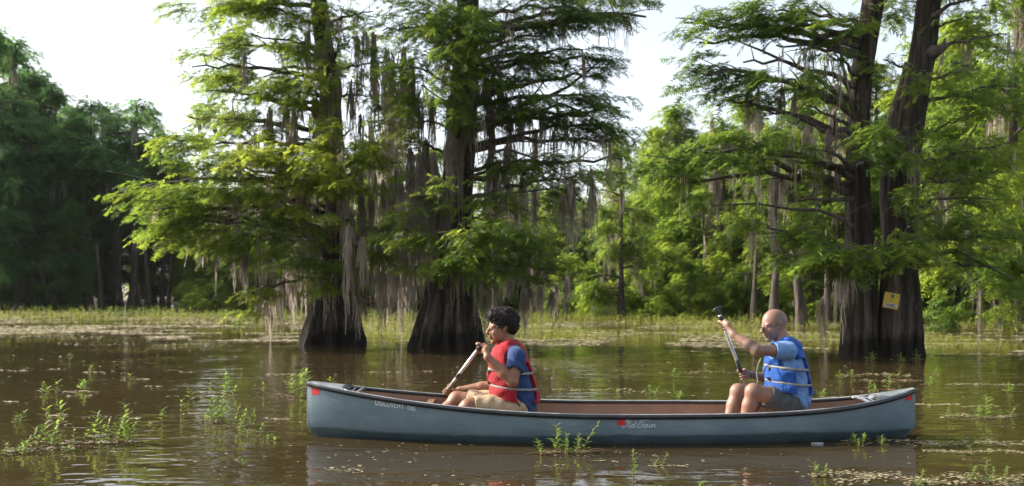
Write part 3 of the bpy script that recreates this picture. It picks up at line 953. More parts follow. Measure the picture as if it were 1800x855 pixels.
# far wood that closes every gap
fo = Foliage(999)
rg = random.Random(5)
for i in range(200):
    x = rg.uniform(-95, 110)
    y = rg.uniform(128, 138) if x < -12 else rg.uniform(84, 95)
    top = (10.5 if x > -12 else 15) * (1 + .12 * math.sin(x * .13))
    if x > 12:
        top *= 1.15
    if x < -40 and y > 100: top *= .9
    fo.pad((x, y, rg.uniform(.8, top)), (3.6, 1.5, 1.7), .22, 1.1, rg.uniform(.25, .75), nlim=60)
o = link('far_wood', fo.mesh('far_wood', T_FAR), M['needles'])
tag(o, 'far wood closing the gaps behind the swamp forest', 'forest', kind='stuff')

# ================================================================== canoe
m, t, p, o = mat('canoe_hull')
a = tex(t, 2.2, 5, .6, (1, 1, 1.6))
sc = tex(t, 26, 6, .7, (.10, 1, 2.6), 1.0)
g_ = t.nodes.new('ShaderNodeTexCoord')
sx = t.nodes.new('ShaderNodeSeparateXYZ')
t.links.new(g_.outputs['Object'], sx.inputs[0])
ed = tex(t, 1.1, 5, .65, (1, 1, .2))
mm = t.nodes.new('ShaderNodeMath')
mm.operation = 'MULTIPLY_ADD'
t.links.new(ed.outputs[0], mm.inputs[0])
mm.inputs[1].default_value = -.10
t.links.new(sx.outputs[2], mm.inputs[2])
r1 = ramp(t, a.outputs[0], [(.3, (.098, .145, .170)), (.55, (.138, .196, .226)), (.75, (.20, .258, .282))])
r2 = ramp(t, mm.outputs[0], [(.008, (.42, .45, .44)), (.03, (1, 1, 1))])       # damp, weed stained band at the water
r3 = ramp(t, sc.outputs[0], [(.34, (.60, .62, .64)), (.42, (1, 1, 1)), (.60, (1, 1, 1)), (.68, (1.5, 1.45, 1.4))])
def mul(t, A, B, fac=1):
    x = t.nodes.new('ShaderNodeMix')
    x.data_type = 'RGBA'
    x.blend_type = 'MULTIPLY'
    x.inputs[0].default_value = fac
    t.links.new(A, x.inputs[6])
    t.links.new(B, x.inputs[7])
    return x.outputs[2]
t.links.new(mul(t, mul(t, r1.outputs[0], r2.outputs[0]), r3.outputs[0], .8), p.inputs['Base Color'])
rr_ = ramp(t, mm.outputs[0], [(.012, (.25, .25, .25)), (.03, (.48, .48, .48))])
t.links.new(rr_.outputs[0], p.inputs['Roughness'])
bump(t, p, a.outputs[0], .35, .012)
M['hull'] = m
M['lining'] = simple('canoe_lining', (.24, .14, .09), (.34, .21, .14), 5, .6, .2, .004)
M['vinyl'] = simple('black_vinyl', (.012, .014, .018), (.035, .038, .042), 12, .32, .2, .003)
M['vinyl_top'] = simple('pale_gunwale_cap', (.13, .14, .15), (.33, .34, .34), 9, .45, .2, .003)  # lighter grey for the top of the black gunwale
M['deck'] = simple('grey_deck', (.10, .12, .14), (.24, .26, .27), 8, .4, .2, .003)
M['white'] = simple('white_plastic', (.6, .62, .63), (.8, .8, .8), 30, .4)
M['decal_white'] = simple('white_decal', (.42, .48, .50), (.68, .72, .74), 60, .5)
M['decal_red'] = simple('red_decal', (.42, .012, .018), (.55, .02, .03), 90, .6)
M['webbing'] = simple('seat_webbing', (.05, .05, .05), (.12, .11, .10), 60, .8)
M['ash'] = simple('ash_wood', (.10, .06, .03), (.22, .14, .07), 12, .5, stretch=(.2, 1, 1))

CO = Vector((CX, CY, 0))
canoe = thing('canoe', 'long worn blue grey canoe carrying two paddlers across the picture', 'canoe', CO)
def skin(name, off, m_, flip):
    ns, nf = 121, 17
    V, F = [], []
    ss = np.sin(np.linspace(-1, 1, ns) * math.pi / 2) * .999
    for s in ss:
        row = [hull_pt(s, f, off) for f in np.linspace(0, 1, nf)]
        V += [(x, -y, z) for x, y, z in row[::-1]] + [(x, y, z) for x, y, z in row[1:]]
    w = 2 * nf - 1
    for i in range(ns - 1):
        for j in range(w - 1):
            q = (i * w + j, i * w + j + 1, (i + 1) * w + j + 1, (i + 1) * w + j)
            F.append(q[::-1] if flip else q)
    return link(name, fast_mesh(name, V, F, smooth=True), m_, canoe)
skin('hull', 0, M['hull'], False)
skin('lining', .011, M['lining'], True)
# close the stems
for sg in (-1, 1):
    mb = MB()
    pts = [hull_pt(sg * .999, f) for f in np.linspace(0, 1, 15)]
    mb.tube([(x + sg * .0, 0, z) for x, y, z in pts], .0085, 8)
    mb.build('stem_band', M['hull'], canoe, True)
# gunwales: a black outwale with a paler cap
for sg in (-1, 1):
    mb, mc = MB(), MB()
    ss = np.sin(np.linspace(-1, 1, 81) * math.pi / 2) * .998
    prev = None
    for s in ss:
        x, y, z = hull_pt(s, 1)
        dx = 1e-3
        x2, y2, _ = hull_pt(min(.999, s + dx), 1)
        tx, ty = x2 - x, (y2 - y) * sg
        l = math.hypot(tx, ty) or 1
        nx_, ny_ = -ty / l * sg, tx / l * sg      # outward
        y *= sg
        ww = .011
        prof = [(ww + .002, -.028), (ww + .004, -.006), (ww - .002, .0045), (-.018, .0045), (-.022, -.008), (-.018, -.020), (-.004, -.022)]
        capp = [(ww - .001, .005), (ww - .003, .008), (-.015, .008), (-.019, .004)]
        e1 = [(x + nx_ * a_, y + ny_ * a_ if abs(s) < .97 else y * .9 + ny_ * a_, z + b_) for a_, b_ in prof]
        e2 = [(x + nx_ * a_, y + ny_ * a_ if abs(s) < .97 else y * .9 + ny_ * a_, z + b_) for a_, b_ in capp]
        n1, n2 = len(mb.v), len(mc.v)
        mb.v += e1
        mc.v += e2
        if prev is not None:
            k = len(prof)
            for j in range(k):
                mb.f.append((n1 + j, n1 + (j + 1) % k, n1 - k + (j + 1) % k, n1 - k + j))
            k = len(capp)
            for j in range(k - 1):
                mc.f.append((n2 + j, n2 + (j + 1) % k, n2 - k + (j + 1) % k, n2 - k + j))
        prev = 1
    gw = mb.build('gunwale', M['vinyl'], canoe, True)
    mc.build('gunwale_cap', M['vinyl_top'], gw, True)
# deck plates
for sg, s0 in ((-1, .86), (1, .86)):
    mb = MB()
    n = 12
    for i in range(n + 1):
        s = sg * (s0 + (.995 - s0) * i / n)
        x, y, z = hull_pt(s, 1)
        y = max(.004, y + .006)
        cr = .016 * (1 - i / n)
        for u in np.linspace(-1, 1, 9):
            dz = .011 + cr * (1 - u * u)
            xx = x + (sg * .05 * (1 - u * u) if i == 0 else 0)
            mb.v.append((xx, y * u, z + dz))
        for u in np.linspace(1, -1, 9):
            mb.v.append((x + (sg * .05 * (1 - u * u) if i == 0 else 0), y * u, z - .012))
    k = 18
    for i in range(n):
        for j in range(k):
            mb.f.append((i * k + j, i * k + (j + 1) % k, (i + 1) * k + (j + 1) % k, (i + 1) * k + j))
    mb.f.append(tuple(range(k)))
    mb.f.append(tuple(n * k + j for j in range(k))[::-1])
    mb.build('deck_plate', M['deck'], canoe, True)
    # carrying handle
    s = sg * (s0 - .035)
    x, y, z = hull_pt(s, 1)
    h_ = MB().tube([(x, -y * .98, z - .004), (x - sg * .015, -y * .5, z + .012), (x - sg * .015, y * .5, z + .012), (x, y * .98, z - .004)], .0125, 8)
    h_.tube([(x + sg * .05, -y * .7, z + .004), (x + sg * .045, 0, z + .018), (x + sg * .05, y * .7, z + .004)], .006, 6)
    h_.build('carry_handle', M['white'] if sg > 0 else M['deck'], canoe, True)
for s, r_ in ((-.60, .5),):
    x, y, z = hull_pt(s, 1)
    MB().box((x, 0, z - .045), (.055, 2 * y - .03, .02)).build('thwart', M['ash'], canoe)
for px_s in (918, 1388):
    x = (px_s - 900) / FOC * CY - CX
    s = x / HL
    z = sheer(s) - .13
    y = half_at(s * 1.06, z - .02) - .03
    st = thing('seat', None, None)
    bpy.data.objects.remove(st)
    fr = MB()
    fr.box((x - .12, 0, z), (.03, 2 * y, .025)).box((x + .12, 0, z), (.03, 2 * y, .025)).box((x, -.15, z), (.21, .03, .025)).box((x, .15, z), (.21, .03, .025))
    so = fr.build('seat', M['ash'], canoe)
    for k in range(5):
        MB().box((x - .085 + k * .043, 0, z + .015), (.034, .27, .004)).build('webbing', M['webbing'], so)
    for sg in (-1, 1):
        for dx in (-.12, .12):
            MB().tube([(x + dx, sg * (y - .025), z), (x + dx, sg * (y - .02), sheer(s) - .02)], .005, 6).build('hanger_bolt', M['vinyl'], so)

# lettering and decals, laid on the curve of the near side
def on_hull(x, z, lift=.0015):
    s = (x - CX) / HL
    return CY - half_at(s, z) - lift
def lay(name, polys, m_, label=None, lift=.0015):
    """polys: lists of (x, z) world outlines with triangle faces"""
    mb = MB()
    for vs, fs in polys:
        mb.add([(x - CX, on_hull(x, z, lift) - CY, z) for x, z in vs], fs)
    o = mb.build(name, m_, canoe)
    if label:
        o['label'] = label
    return o
def pxz(px, py):
    """picture point on the near side -> world x, z"""
    x, z = 0, 0
    Y = CY - .3
    for _ in range(8):
        v = at(px, py, Y)
        Y = CY - half_at(max(-.99, min(.99, (v.x - CX) / HL)), v.z)
    return v.x, v.z
def quadgrid(px0, py0, px1, py1, slope=0):
    vs, fs = [], []
    for j in range(4):
        for i in range(4):
            a_, b_ = px0 + (px1 - px0) * i / 3, py0 + (py1 - py0) * j / 3
            vs.append(pxz(a_, b_ + slope * (a_ - px0)))
    for j in range(3):
        for i in range(3):
            fs.append((j * 4 + i, j * 4 + i + 1, j * 4 + i + 5, j * 4 + i + 4))
    return vs, fs
lay('red_sticker', [quadgrid(548, 682, 562, 694)], M['decal_red'], 'square red sticker at the bow')
lay('red_sticker', [quadgrid(1085, 735.5, 1098.5, 748)], M['decal_red'], 'square red sticker left of the script name', .004)
lay('red_sticker', [quadgrid(1591, 693, 1603, 704)], M['decal_red'], 'square red sticker at the stern')
# a stencil alphabet: each letter is a set of strokes on a 0..1 box
def stroke_ribbons(strokes, w):
    out = []
    for st_ in strokes:
        P = [Vector((a_, b_, 0)) for a_, b_ in st_]
        for a_, b_ in zip(P[:-1], P[1:]):
            d = (b_ - a_)
            if d.length == 0:
                continue
            n_ = Vector((-d.y, d.x, 0)).normalized() * w / 2
            e = d.normalized() * w * .3
            out.append([(a_ - e - n_), (a_ - e + n_), (b_ + e + n_), (b_ + e - n_)])
    return out
SAN = {'D': [[(0, 0), (0, 1), (.4, 1), (.62, .8), (.62, .2), (.4, 0), (0, 0)]], 'I': [[(.1, 0), (.1, 1)]],
       'S': [[(.6, .85), (.45, 1), (.15, 1), (0, .8), (.1, .58), (.5, .42), (.6, .2), (.45, 0), (.15, 0), (0, .15)]],
       'C': [[(.62, .8), (.45, 1), (.15, 1), (0, .75), (0, .25), (.15, 0), (.45, 0), (.62, .2)]],
       'O': [[(.15, 0), (0, .25), (0, .75), (.15, 1), (.5, 1), (.65, .75), (.65, .25), (.5, 0), (.15, 0)]],
       'V': [[(0, 1), (.32, 0), (.64, 1)]], 'E': [[(.55, 1), (0, 1), (0, 0), (.55, 0)], [(0, .52), (.45, .52)]],
       'R': [[(0, 0), (0, 1), (.45, 1), (.6, .85), (.6, .65), (.45, .5), (0, .5)], [(.3, .5), (.62, 0)]],
       'Y': [[(0, 1), (.32, .5), (.64, 1)], [(.32, .5), (.32, 0)]], '1': [[(0, .75), (.22, 1), (.22, 0)]],
       '5': [[(.55, 1), (.08, 1), (.03, .55), (.4, .6), (.58, .42), (.55, .12), (.38, 0), (.12, 0), (0, .15)]],
       '8': [[(.15, .52), (.05, .68), (.05, .85), (.18, 1), (.42, 1), (.55, .85), (.55, .68), (.42, .52), (.15, .52), (0, .35), (0, .15), (.15, 0), (.45, 0), (.6, .15), (.6, .35), (.42, .52)]],
       'N': [[(0, 0), (0, 1), (.6, 0), (.6, 1)]], 'H': [[(0, 0), (0, 1)], [(.6, 0), (.6, 1)], [(0, .5), (.6, .5)]], 'A': [[(0, 0), (.32, 1), (.64, 0)], [(.12, .35), (.52, .35)]],
       'L': [[(0, 1), (0, 0), (.5, 0)]], '0': [[(.15, 0), (0, .25), (0, .75), (.15, 1), (.4, 1), (.55, .75), (.55, .25), (.4, 0), (.15, 0)]]}
ADV = {'I': .34, '1': .46, ' ': .55}
def word(txt, x0, y0, x1, y1, h, w, slant=0):
    """letter quads in picture columns/rows along a sloping line"""
    tot = sum(ADV.get(c, .86) for c in txt)
    kx = (x1 - x0) / (tot - .2)
    cx_, out = 0, []
    for c in txt:
        if c in SAN:
            for q in stroke_ribbons(SAN[c], w):
                out.append([(x0 + (cx_ + v.x + slant * v.y) * kx, y0 + (y1 - y0) * (cx_ + v.x) / tot - v.y * h) for v in q])
        cx_ += ADV.get(c, .86)
    return out
qs = word('DISCOVERY 158', 660, 711.5, 729.5, 722, 9.2, .17, .08)
lay('model_lettering', [([pxz(*v) for v in q], [(0, 1, 2, 3)]) for q in qs], M['decal_white'], 'white capitals near the bow reading DISCOVERY 158')
# the script name, traced as pen strokes
SCR = [
    [(1105, 738.6), (1103, 737.6), (1099.5, 741), (1096, 746), (1093.6, 750.6), (1095.5, 752.2), (1099, 750.6), (1103, 746), (1106, 741), (1106, 738), (1103.6, 738.6), (1102, 741.5), (1104.5, 743.2)],
    [(1110, 739.8), (1107, 746), (1104.8, 751), (1106.5, 751.6), (1108.4, 750)],
    [(1115.4, 746.2), (1112.6, 745.8), (1110, 748.6), (1110, 751.4), (1112.6, 751.4), (1115.6, 747)],
    [(1119, 740), (1116.4, 745.4), (1113.8, 751), (1115.4, 751.6), (1117.6, 750.2)],
    [(1125.5, 742.5), (1124.8, 740.4), (1127.5, 738.8), (1133, 738.6), (1140.6, 738.9)],
    [(1125.4, 742.2), (1127, 743.2), (1128.6, 741.4)],
    [(1132.2, 740.8), (1129.6, 746), (1126.8, 750.4), (1123.8, 752.2), (1121, 751), (1120.8, 748), (1123.2, 745.4), (1125.6, 745.8)],
    [(1135, 746.3), (1132.2, 746.6), (1130.8, 750), (1132.4, 751.7), (1135.4, 750.4), (1136.2, 747.4), (1135, 746.3)],
    [(1136, 747.4), (1138.6, 746.2), (1137.2, 750.4), (1138.8, 751.5), (1141.2, 749.8), (1142.2, 746.2), (1141, 750.4), (1142.6, 751.4), (1145, 749.4), (1145.6, 746)],
    [(1147.4, 746.2), (1146, 751.3)], [(1146.8, 748.6), (1149.6, 746.2), (1151.2, 746.8), (1150, 750.8), (1151.6, 751.6), (1152.8, 750.6)]]
qs = stroke_ribbons(SCR, 1.15)
lay('script_name', [([pxz(v.x, v.y) for v in q], [(0, 1, 2, 3)]) for q in qs], M['decal_white'], 'white script reading Old Town on the hull side')

# small yellow board on the twin cypress
sgY = YC - .62
Cs = at(1567, 529, sgY)
M['sign_y'] = simple('yellow_board', (.48, .33, .02), (.62, .42, .03), 20, .6)
M['sign_rim'] = simple('board_edge', (.35, .20, .08), (.5, .32, .14), 20, .7)
M['sign_blue'] = simple('blue_grey_print', (.03, .06, .12), (.06, .10, .18), 20, .6)
M['sign_pale'] = simple('pale_print', (.5, .5, .48), (.62, .62, .6), 20, .6)
sgn = thing('tree_sign', 'small tilted yellow board nailed to the right trunk of the twin cypress', 'sign', Cs)
sgn.rotation_euler = (R(-4), R(11), R(-6))
k_ = sgY / FOC
W2, H2 = 13.2 * k_, 14 * k_
MB().box((0, 0, 0), (2 * W2, .012, 2 * H2)).build('board', M['sign_rim'], sgn)
MB().box((0, -.0085, 0), (2 * W2 - 1.6 * k_, .004, 2 * H2 - 1.6 * k_)).build('yellow_face', M['sign_y'], sgn)
MB().box((0, -.0125, -8.2 * k_), (20 * k_, .003, 6.4 * k_)).build('pale_strip', M['sign_pale'], sgn)
def sgword(txt, x0, x1, z0, h, name, m_, w=.22, yy=-.0155):
    tot = sum(ADV.get(c, .86) for c in txt)
    kx = (x1 - x0) / (tot - .2)
    mb, cx_ = MB(), 0
    for c in txt:
        for q in stroke_ribbons(SAN.get(c, []), w):
            mb.add([((x0 + (cx_ + v.x) * kx) * k_, yy, (z0 + v.y * h) * k_) for v in q], [(0, 1, 2, 3)])
        cx_ += ADV.get(c, .86)
    mb.build(name, m_, sgn)
sgword('CHANNEL', -9, 9, -10.4, 4.4, 'lettering', M['sign_blue'])
sgword('10', -2.4, 2.8, 5.4, 5.6, 'numeral', M['sign_blue'], .3, -.0125)
sgword('L', -1.2, 3.2, -1.6, 4.4, 'mark', M['sign_rim'], .25, -.0125)
for q in ((-.9, .9), (.9, .9), (0, -.9)):
    MB().tube([(q[0] * W2, -.004, q[1] * H2), (q[0] * W2, -.017, q[1] * H2)], .006, 6).build('nail', M['vinyl'], sgn)

# ================================================================== people
class Grid:
    """signed distance field on a regular grid, turned into a mesh by surface nets"""
    def __init__(s, lo, hi, h):
        s.lo, s.h = np.array(lo, np.float32), h
        s.n = np.ceil((np.array(hi) - np.array(lo)) / h).astype(int) + 1
        s.F = np.full(s.n, 1.0, np.float32)
    def sub(s, lo, hi):
        a = np.clip(np.floor((np.array(lo) - s.lo) / s.h).astype(int), 0, s.n - 1)
        b = np.clip(np.ceil((np.array(hi) - s.lo) / s.h).astype(int) + 1, 1, s.n)
        if np.any(b <= a):
            return None
        ax = [(s.lo[k] + np.arange(a[k], b[k]) * s.h).astype(np.float32) for k in range(3)]
        X = np.stack(np.meshgrid(*ax, indexing='ij'), -1)
        return tuple(slice(a[k], b[k]) for k in range(3)), X
    def mix(s, sl, d, k):
        f = s.F[sl]
        if k <= 0:
            s.F[sl] = np.minimum(f, d)
        else:
            h = np.clip(.5 + .5 * (f - d) / k, 0, 1)
            s.F[sl] = f * (1 - h) + d * h - k * h * (1 - h)
    def cut(s, sl, d, k=.004):
        """subtract"""
        f = s.F[sl]
        h = np.clip(.5 - .5 * (f + d) / k, 0, 1)
        s.F[sl] = f * (1 - h) + (-d) * h + k * h * (1 - h)
    def capd(s, p0, p1, r0, r1, ysc, mg):
        p0, p1 = np.array(p0, np.float32), np.array(p1, np.float32)
        m_ = max(r0, r1) / min(1, ysc) + mg
        q = s.sub(np.minimum(p0, p1) - m_, np.maximum(p0, p1) + m_)
        if q is None:
            return None
        sl, X = q
        if ysc != 1:
            yc = (p0[1] + p1[1]) / 2
            X = X.copy()
            X[..., 1] = yc + (X[..., 1] - yc) * ysc
        v = p1 - p0
        L = float(v @ v) + 1e-9
        t_ = np.clip(((X - p0) @ v) / L, 0, 1)
        d = np.sqrt((((X - p0) - t_[..., None] * v) ** 2).sum(-1)) - (r0 + (r1 - r0) * t_)
        return sl, d
    def cap(s, p0, p1, r0, r1, k=.02, ysc=1, neg=False):
        q = s.capd(p0, p1, r0, r1, ysc, .045)
        if q:
            (s.cut if neg else s.mix)(q[0], q[1], k)
    def ell(s, c, r, k=.015, R_=None, neg=False):
        c, r = np.array(c, np.float32), np.array(r, np.float32)
        m_ = r.max() + .045
        q = s.sub(c - m_, c + m_)
        if q is None:
            return
        sl, X = q
        X = X - c
        if R_ is not None:
            X = X @ np.array(R_, np.float32)       # world -> local
        k0 = np.sqrt(((X / r) ** 2).sum(-1))
        k1 = np.sqrt(((X / (r * r)) ** 2).sum(-1)) + 1e-6
        d = k0 * (k0 - 1) / k1
        (s.cut if neg else s.mix)(sl, d, k)
    def half(s, p, n):
        """keep the side the normal points away from"""
        n = np.array(n, float)
        n /= np.linalg.norm(n)
        sl, X = s.sub(s.lo, s.lo + s.n * s.h)
        d = (X - np.array(p, np.float32)) @ n.astype(np.float32)
        s.F = np.maximum(s.F, d)
    def mesh(s, name, origin, smooth=1):
        F = s.F
        nx_, ny_, nz_ = F.shape
        ins = F < 0
        c = [F[i:nx_ - 1 + i, j:ny_ - 1 + j, k:nz_ - 1 + k] for i in (0, 1) for j in (0, 1) for k in (0, 1)]
        ci = [q < 0 for q in c]
        cnt = sum(q.astype(np.int8) for q in ci)
        act = (cnt > 0) & (cnt < 8)
        I = np.argwhere(act)
        vid = np.full(act.shape, -1, np.int64)
        vid[act] = np.arange(len(I))
        off = np.array([(i, j, k) for i in (0, 1) for j in (0, 1) for k in (0, 1)], np.float32)
        cv = np.stack([q[act] for q in c], 1)
        acc = np.zeros((len(I), 3), np.float32)
        num = np.zeros(len(I), np.float32)
        for a_ in range(8):
            for b_ in range(a_ + 1, 8):
                if np.abs(off[a_] - off[b_]).sum() != 1:
                    continue
                fa, fb = cv[:, a_], cv[:, b_]
                w = (fa < 0) != (fb < 0)
                t_ = np.where(w, fa / np.where(w, fa - fb, 1), 0)
                acc += np.where(w[:, None], off[a_] + (off[b_] - off[a_]) * t_[:, None], 0)
                num += w
        V = (I + acc / num[:, None]) * s.h + s.lo
        Q = []
        for ax in range(3):
            sl0 = [slice(None)] * 3
            sl1 = [slice(None)] * 3
            sl0[ax], sl1[ax] = slice(0, -1), slice(1, None)
            A, B = ins[tuple(sl0)], ins[tuple(sl1)]
            u, v = [k for k in range(3) if k != ax]
            E = np.argwhere(A != B)
            E = E[(E[:, u] > 0) & (E[:, v] > 0) & (E[:, u] < F.shape[u] - 1) & (E[:, v] < F.shape[v] - 1)]
            du, dv = np.zeros(3, int), np.zeros(3, int)
            du[u], dv[v] = 1, 1
            q = np.stack([vid[tuple((E - du - dv).T)], vid[tuple((E - dv).T)], vid[tuple(E.T)], vid[tuple((E - du).T)]], 1)
            fl_ = A[tuple(E.T)]
            if ax == 1:
                fl_ = ~fl_
            q[~fl_] = q[~fl_][:, ::-1]
            Q.append(q)
        Q = np.concatenate(Q)
        Q = Q[(Q >= 0).all(1)]
        # a light smoothing pass
        for _ in range(smooth):
            accv = np.zeros_like(V)
            n_ = np.zeros(len(V))
            for a_, b_ in ((0, 1), (1, 2), (2, 3), (3, 0)):
                np.add.at(accv, Q[:, a_], V[Q[:, b_]])
                np.add.at(accv, Q[:, b_], V[Q[:, a_]])
                np.add.at(n_, Q[:, a_], 1)
                np.add.at(n_, Q[:, b_], 1)
            V = V * .45 + .55 * accv / np.maximum(n_, 1)[:, None]
        return fast_mesh(name, V - np.array(origin), Q, smooth=True)

def skinmat(name, c1, c2, stub=None):
    m, t, p, o = mat(name)
    nz = tex(t, 14, 4)
    r = ramp(t, nz.outputs[0], [(.3, c1), (.7, c2)])
    big = tex(t, 3.5, 3)
    rb = ramp(t, big.outputs[0], [(.35, (.86, .80, .80)), (.65, (1.1, 1.12, 1.1))])
    x0 = mul(t, r.outputs[0], rb.outputs[0])
    if stub:        # dark grey tone over the scalp, short beard on the jaw
        at_ = t.nodes.new('ShaderNodeAttribute')
        at_.attribute_name = 'head_grey'
        n5 = tex(t, 420, 2)
        m5 = t.nodes.new('ShaderNodeMath')
        m5.operation = 'MULTIPLY'
        t.links.new(at_.outputs['Fac'], m5.inputs[0])
        t.links.new(ramp(t, n5.outputs[0], [(.3, (.35, .35, .35)), (.6, (1, 1, 1))]).outputs[0], m5.inputs[1])
        x = t.nodes.new('ShaderNodeMix')
        x.data_type = 'RGBA'
        t.links.new(m5.outputs[0], x.inputs[0])
        t.links.new(x0, x.inputs[6])
        x.inputs[7].default_value = (*stub, 1)
        x0 = x.outputs[2]
    t.links.new(x0, p.inputs['Base Color'])
    p.inputs['Roughness'].default_value = .48
    p.inputs['Specular IOR Level'].default_value = .4
    p.inputs['Subsurface Weight'].default_value = .12
    p.inputs['Subsurface Radius'].default_value = (.02, .008, .004)
    p.inputs['Subsurface Scale'].default_value = .3
    n2 = tex(t, 160, 3)
    bump(t, p, n2.outputs[0], .15, .001)
    return m
def cloth(name, c1, c2, fold=.5):
    m, t, p, o = mat(name)
    nz = tex(t, 13, 6, .62, (1, 1, .7), 1.2)
    r = ramp(t, nz.outputs[0], [(.3, c1), (.7, c2)])
    t.links.new(r.outputs[0], p.inputs['Base Color'])
    p.inputs['Roughness'].default_value = .8
    p.inputs['Specular IOR Level'].default_value = .2
    p.inputs['Sheen Weight'].default_value = .1
    bump(t, p, nz.outputs[0], fold, .035)
    return m
M['skin_boy'] = skinmat('boy_skin', (.22, .105, .062), (.27, .135, .082))
M['skin_man'] = skinmat('man_skin', (.225, .125, .090), (.28, .160, .118), (.10, .085, .075))
M['hair'] = simple('black_curls', (.007, .005, .004), (.024, .016, .012), 60, .65, spec=.35)
M['brow'] = simple('dark_brow', (.02, .013, .01), (.04, .025, .02), 60, .7)
M['lips'] = simple('lips', (.24, .09, .07), (.30, .12, .09), 30, .5)
M['eye'] = simple('eye_white', (.30, .27, .25), (.36, .33, .30), 30, .3)
M['iris'] = simple('iris', (.02, .012, .008), (.03, .02, .012), 30, .15)
M['navy'] = cloth('navy_shirt', (.012, .034, .10), (.022, .058, .16))
M['sky_shirt'] = cloth('light_blue_shirt', (.10, .21, .44), (.16, .30, .56), .7)
M['red_vest'] = cloth('red_vest_fabric', (.25, .008, .016), (.33, .014, .024), .35)
M['blue_vest'] = cloth('blue_vest_fabric', (.012, .060, .26), (.022, .092, .35), .35)
M['strap'] = simple('grey_webbing', (.17, .17, .155), (.25, .25, .23), 60, .7)
M['trim'] = simple('dark_trim', (.03, .03, .035), (.05, .05, .055), 60, .7)
M['khaki'] = cloth('khaki_shorts', (.33, .245, .15), (.42, .32, .21), .5)
M['charcoal'] = cloth('charcoal_shorts', (.045, .055, .062), (.075, .088, .095), .5)
M['buckle'] = simple('black_buckle', (.01, .01, .012), (.02, .02, .022), 30, .3)
M['shoe'] = simple('shoe', (.05, .05, .05), (.12, .11, .10), 20, .6)
M['metal'] = simple('paddle_aluminium', (.55, .54, .52), (.75, .74, .72), 20, .28, metal=.75)
M['lens'] = None
def lensmat():
    m, t, p, o = mat('spectacle_lens')
    p.inputs['Base Color'].default_value = (.9, .95, 1, 1)
    p.inputs['Roughness'].default_value = .03
    p.inputs['Transmission Weight'].default_value = 1
    p.inputs['IOR'].default_value = 1.1
    return m
M['lens'] = lensmat()

def hd(px, py, dy=0.0):
    return np.array(at(px, py, CY + dy))

def hand(g, grip, axis, wrist, curl=1, sc=1.0, r_in=.014):
    """palm, four bent fingers and a thumb closed round a shaft; axis points from little finger to index finger"""
    grip, a_, w_ = Vector(grip), Vector(axis).normalized(), Vector(wrist)
    u = (w_ - grip)
    u = (u - a_ * u.dot(a_)).normalized()
    v = a_.cross(u) * curl
    fr = .0082 * sc
    rad = r_in + fr
    # palm and wrist
    pc = grip + u * (rad + .016)
    g.cap(pc - a_ * .026 * sc + v * .006, pc + a_ * .028 * sc + v * .006, .0175 * sc, .0175 * sc, .012)
    g.cap(pc + u * .012 - a_ * .018, pc + u * .030, .016 * sc, .020 * sc, .015)
    g.cap(pc + u * .02, w_, .022 * sc, .025 * sc, .02)
    ln = [.85, 1.0, 1.08, .98]
    for i in range(4):
        q = grip + a_ * (-.030 + i * .0195) * sc
        base = q + u * (rad + .010) + v * (rad * .75)
        P = [base]
        for ph in (62, 118, 172, 172 + 48 * ln[i]):
            c_, s_ = math.cos(R(ph)), math.sin(R(ph))
            P.append(q + (u * c_ + v * s_) * rad * (1.0 + .05 * math.sin(i * 2)))
        for j in range(len(P) - 1):
            g.cap(P[j], P[j + 1], fr * (1.05 - .06 * j), fr * (1.0 - .07 * j), .0035)
    # the thumb leaves the side of the palm and closes the other way round
    q = grip + a_ * .030 * sc
    P = [pc + a_ * .012 - v * .014]
    for ph, e in ((60, .004), (110, .010), (160, .012)):
        P.append(q + (u * math.cos(R(ph)) - v * math.sin(R(ph))) * (rad + .002) + a_ * e)
    for j in range(3):
        g.cap(P[j], P[j + 1], (.0125, .0105, .0095)[j] * sc, (.0105, .0095, .0085)[j] * sc, .006)

def head_rot(yaw, pitch):
    """columns: forward, left, up of the head in world space; yaw 0 looks to -X"""
    f = Vector((-math.cos(yaw) * math.cos(pitch), -math.sin(yaw) * math.cos(pitch), -math.sin(pitch)))
    l = Vector((0, 0, 1)).cross(f).normalized()
    return Matrix((f, l, f.cross(l))).transposed()

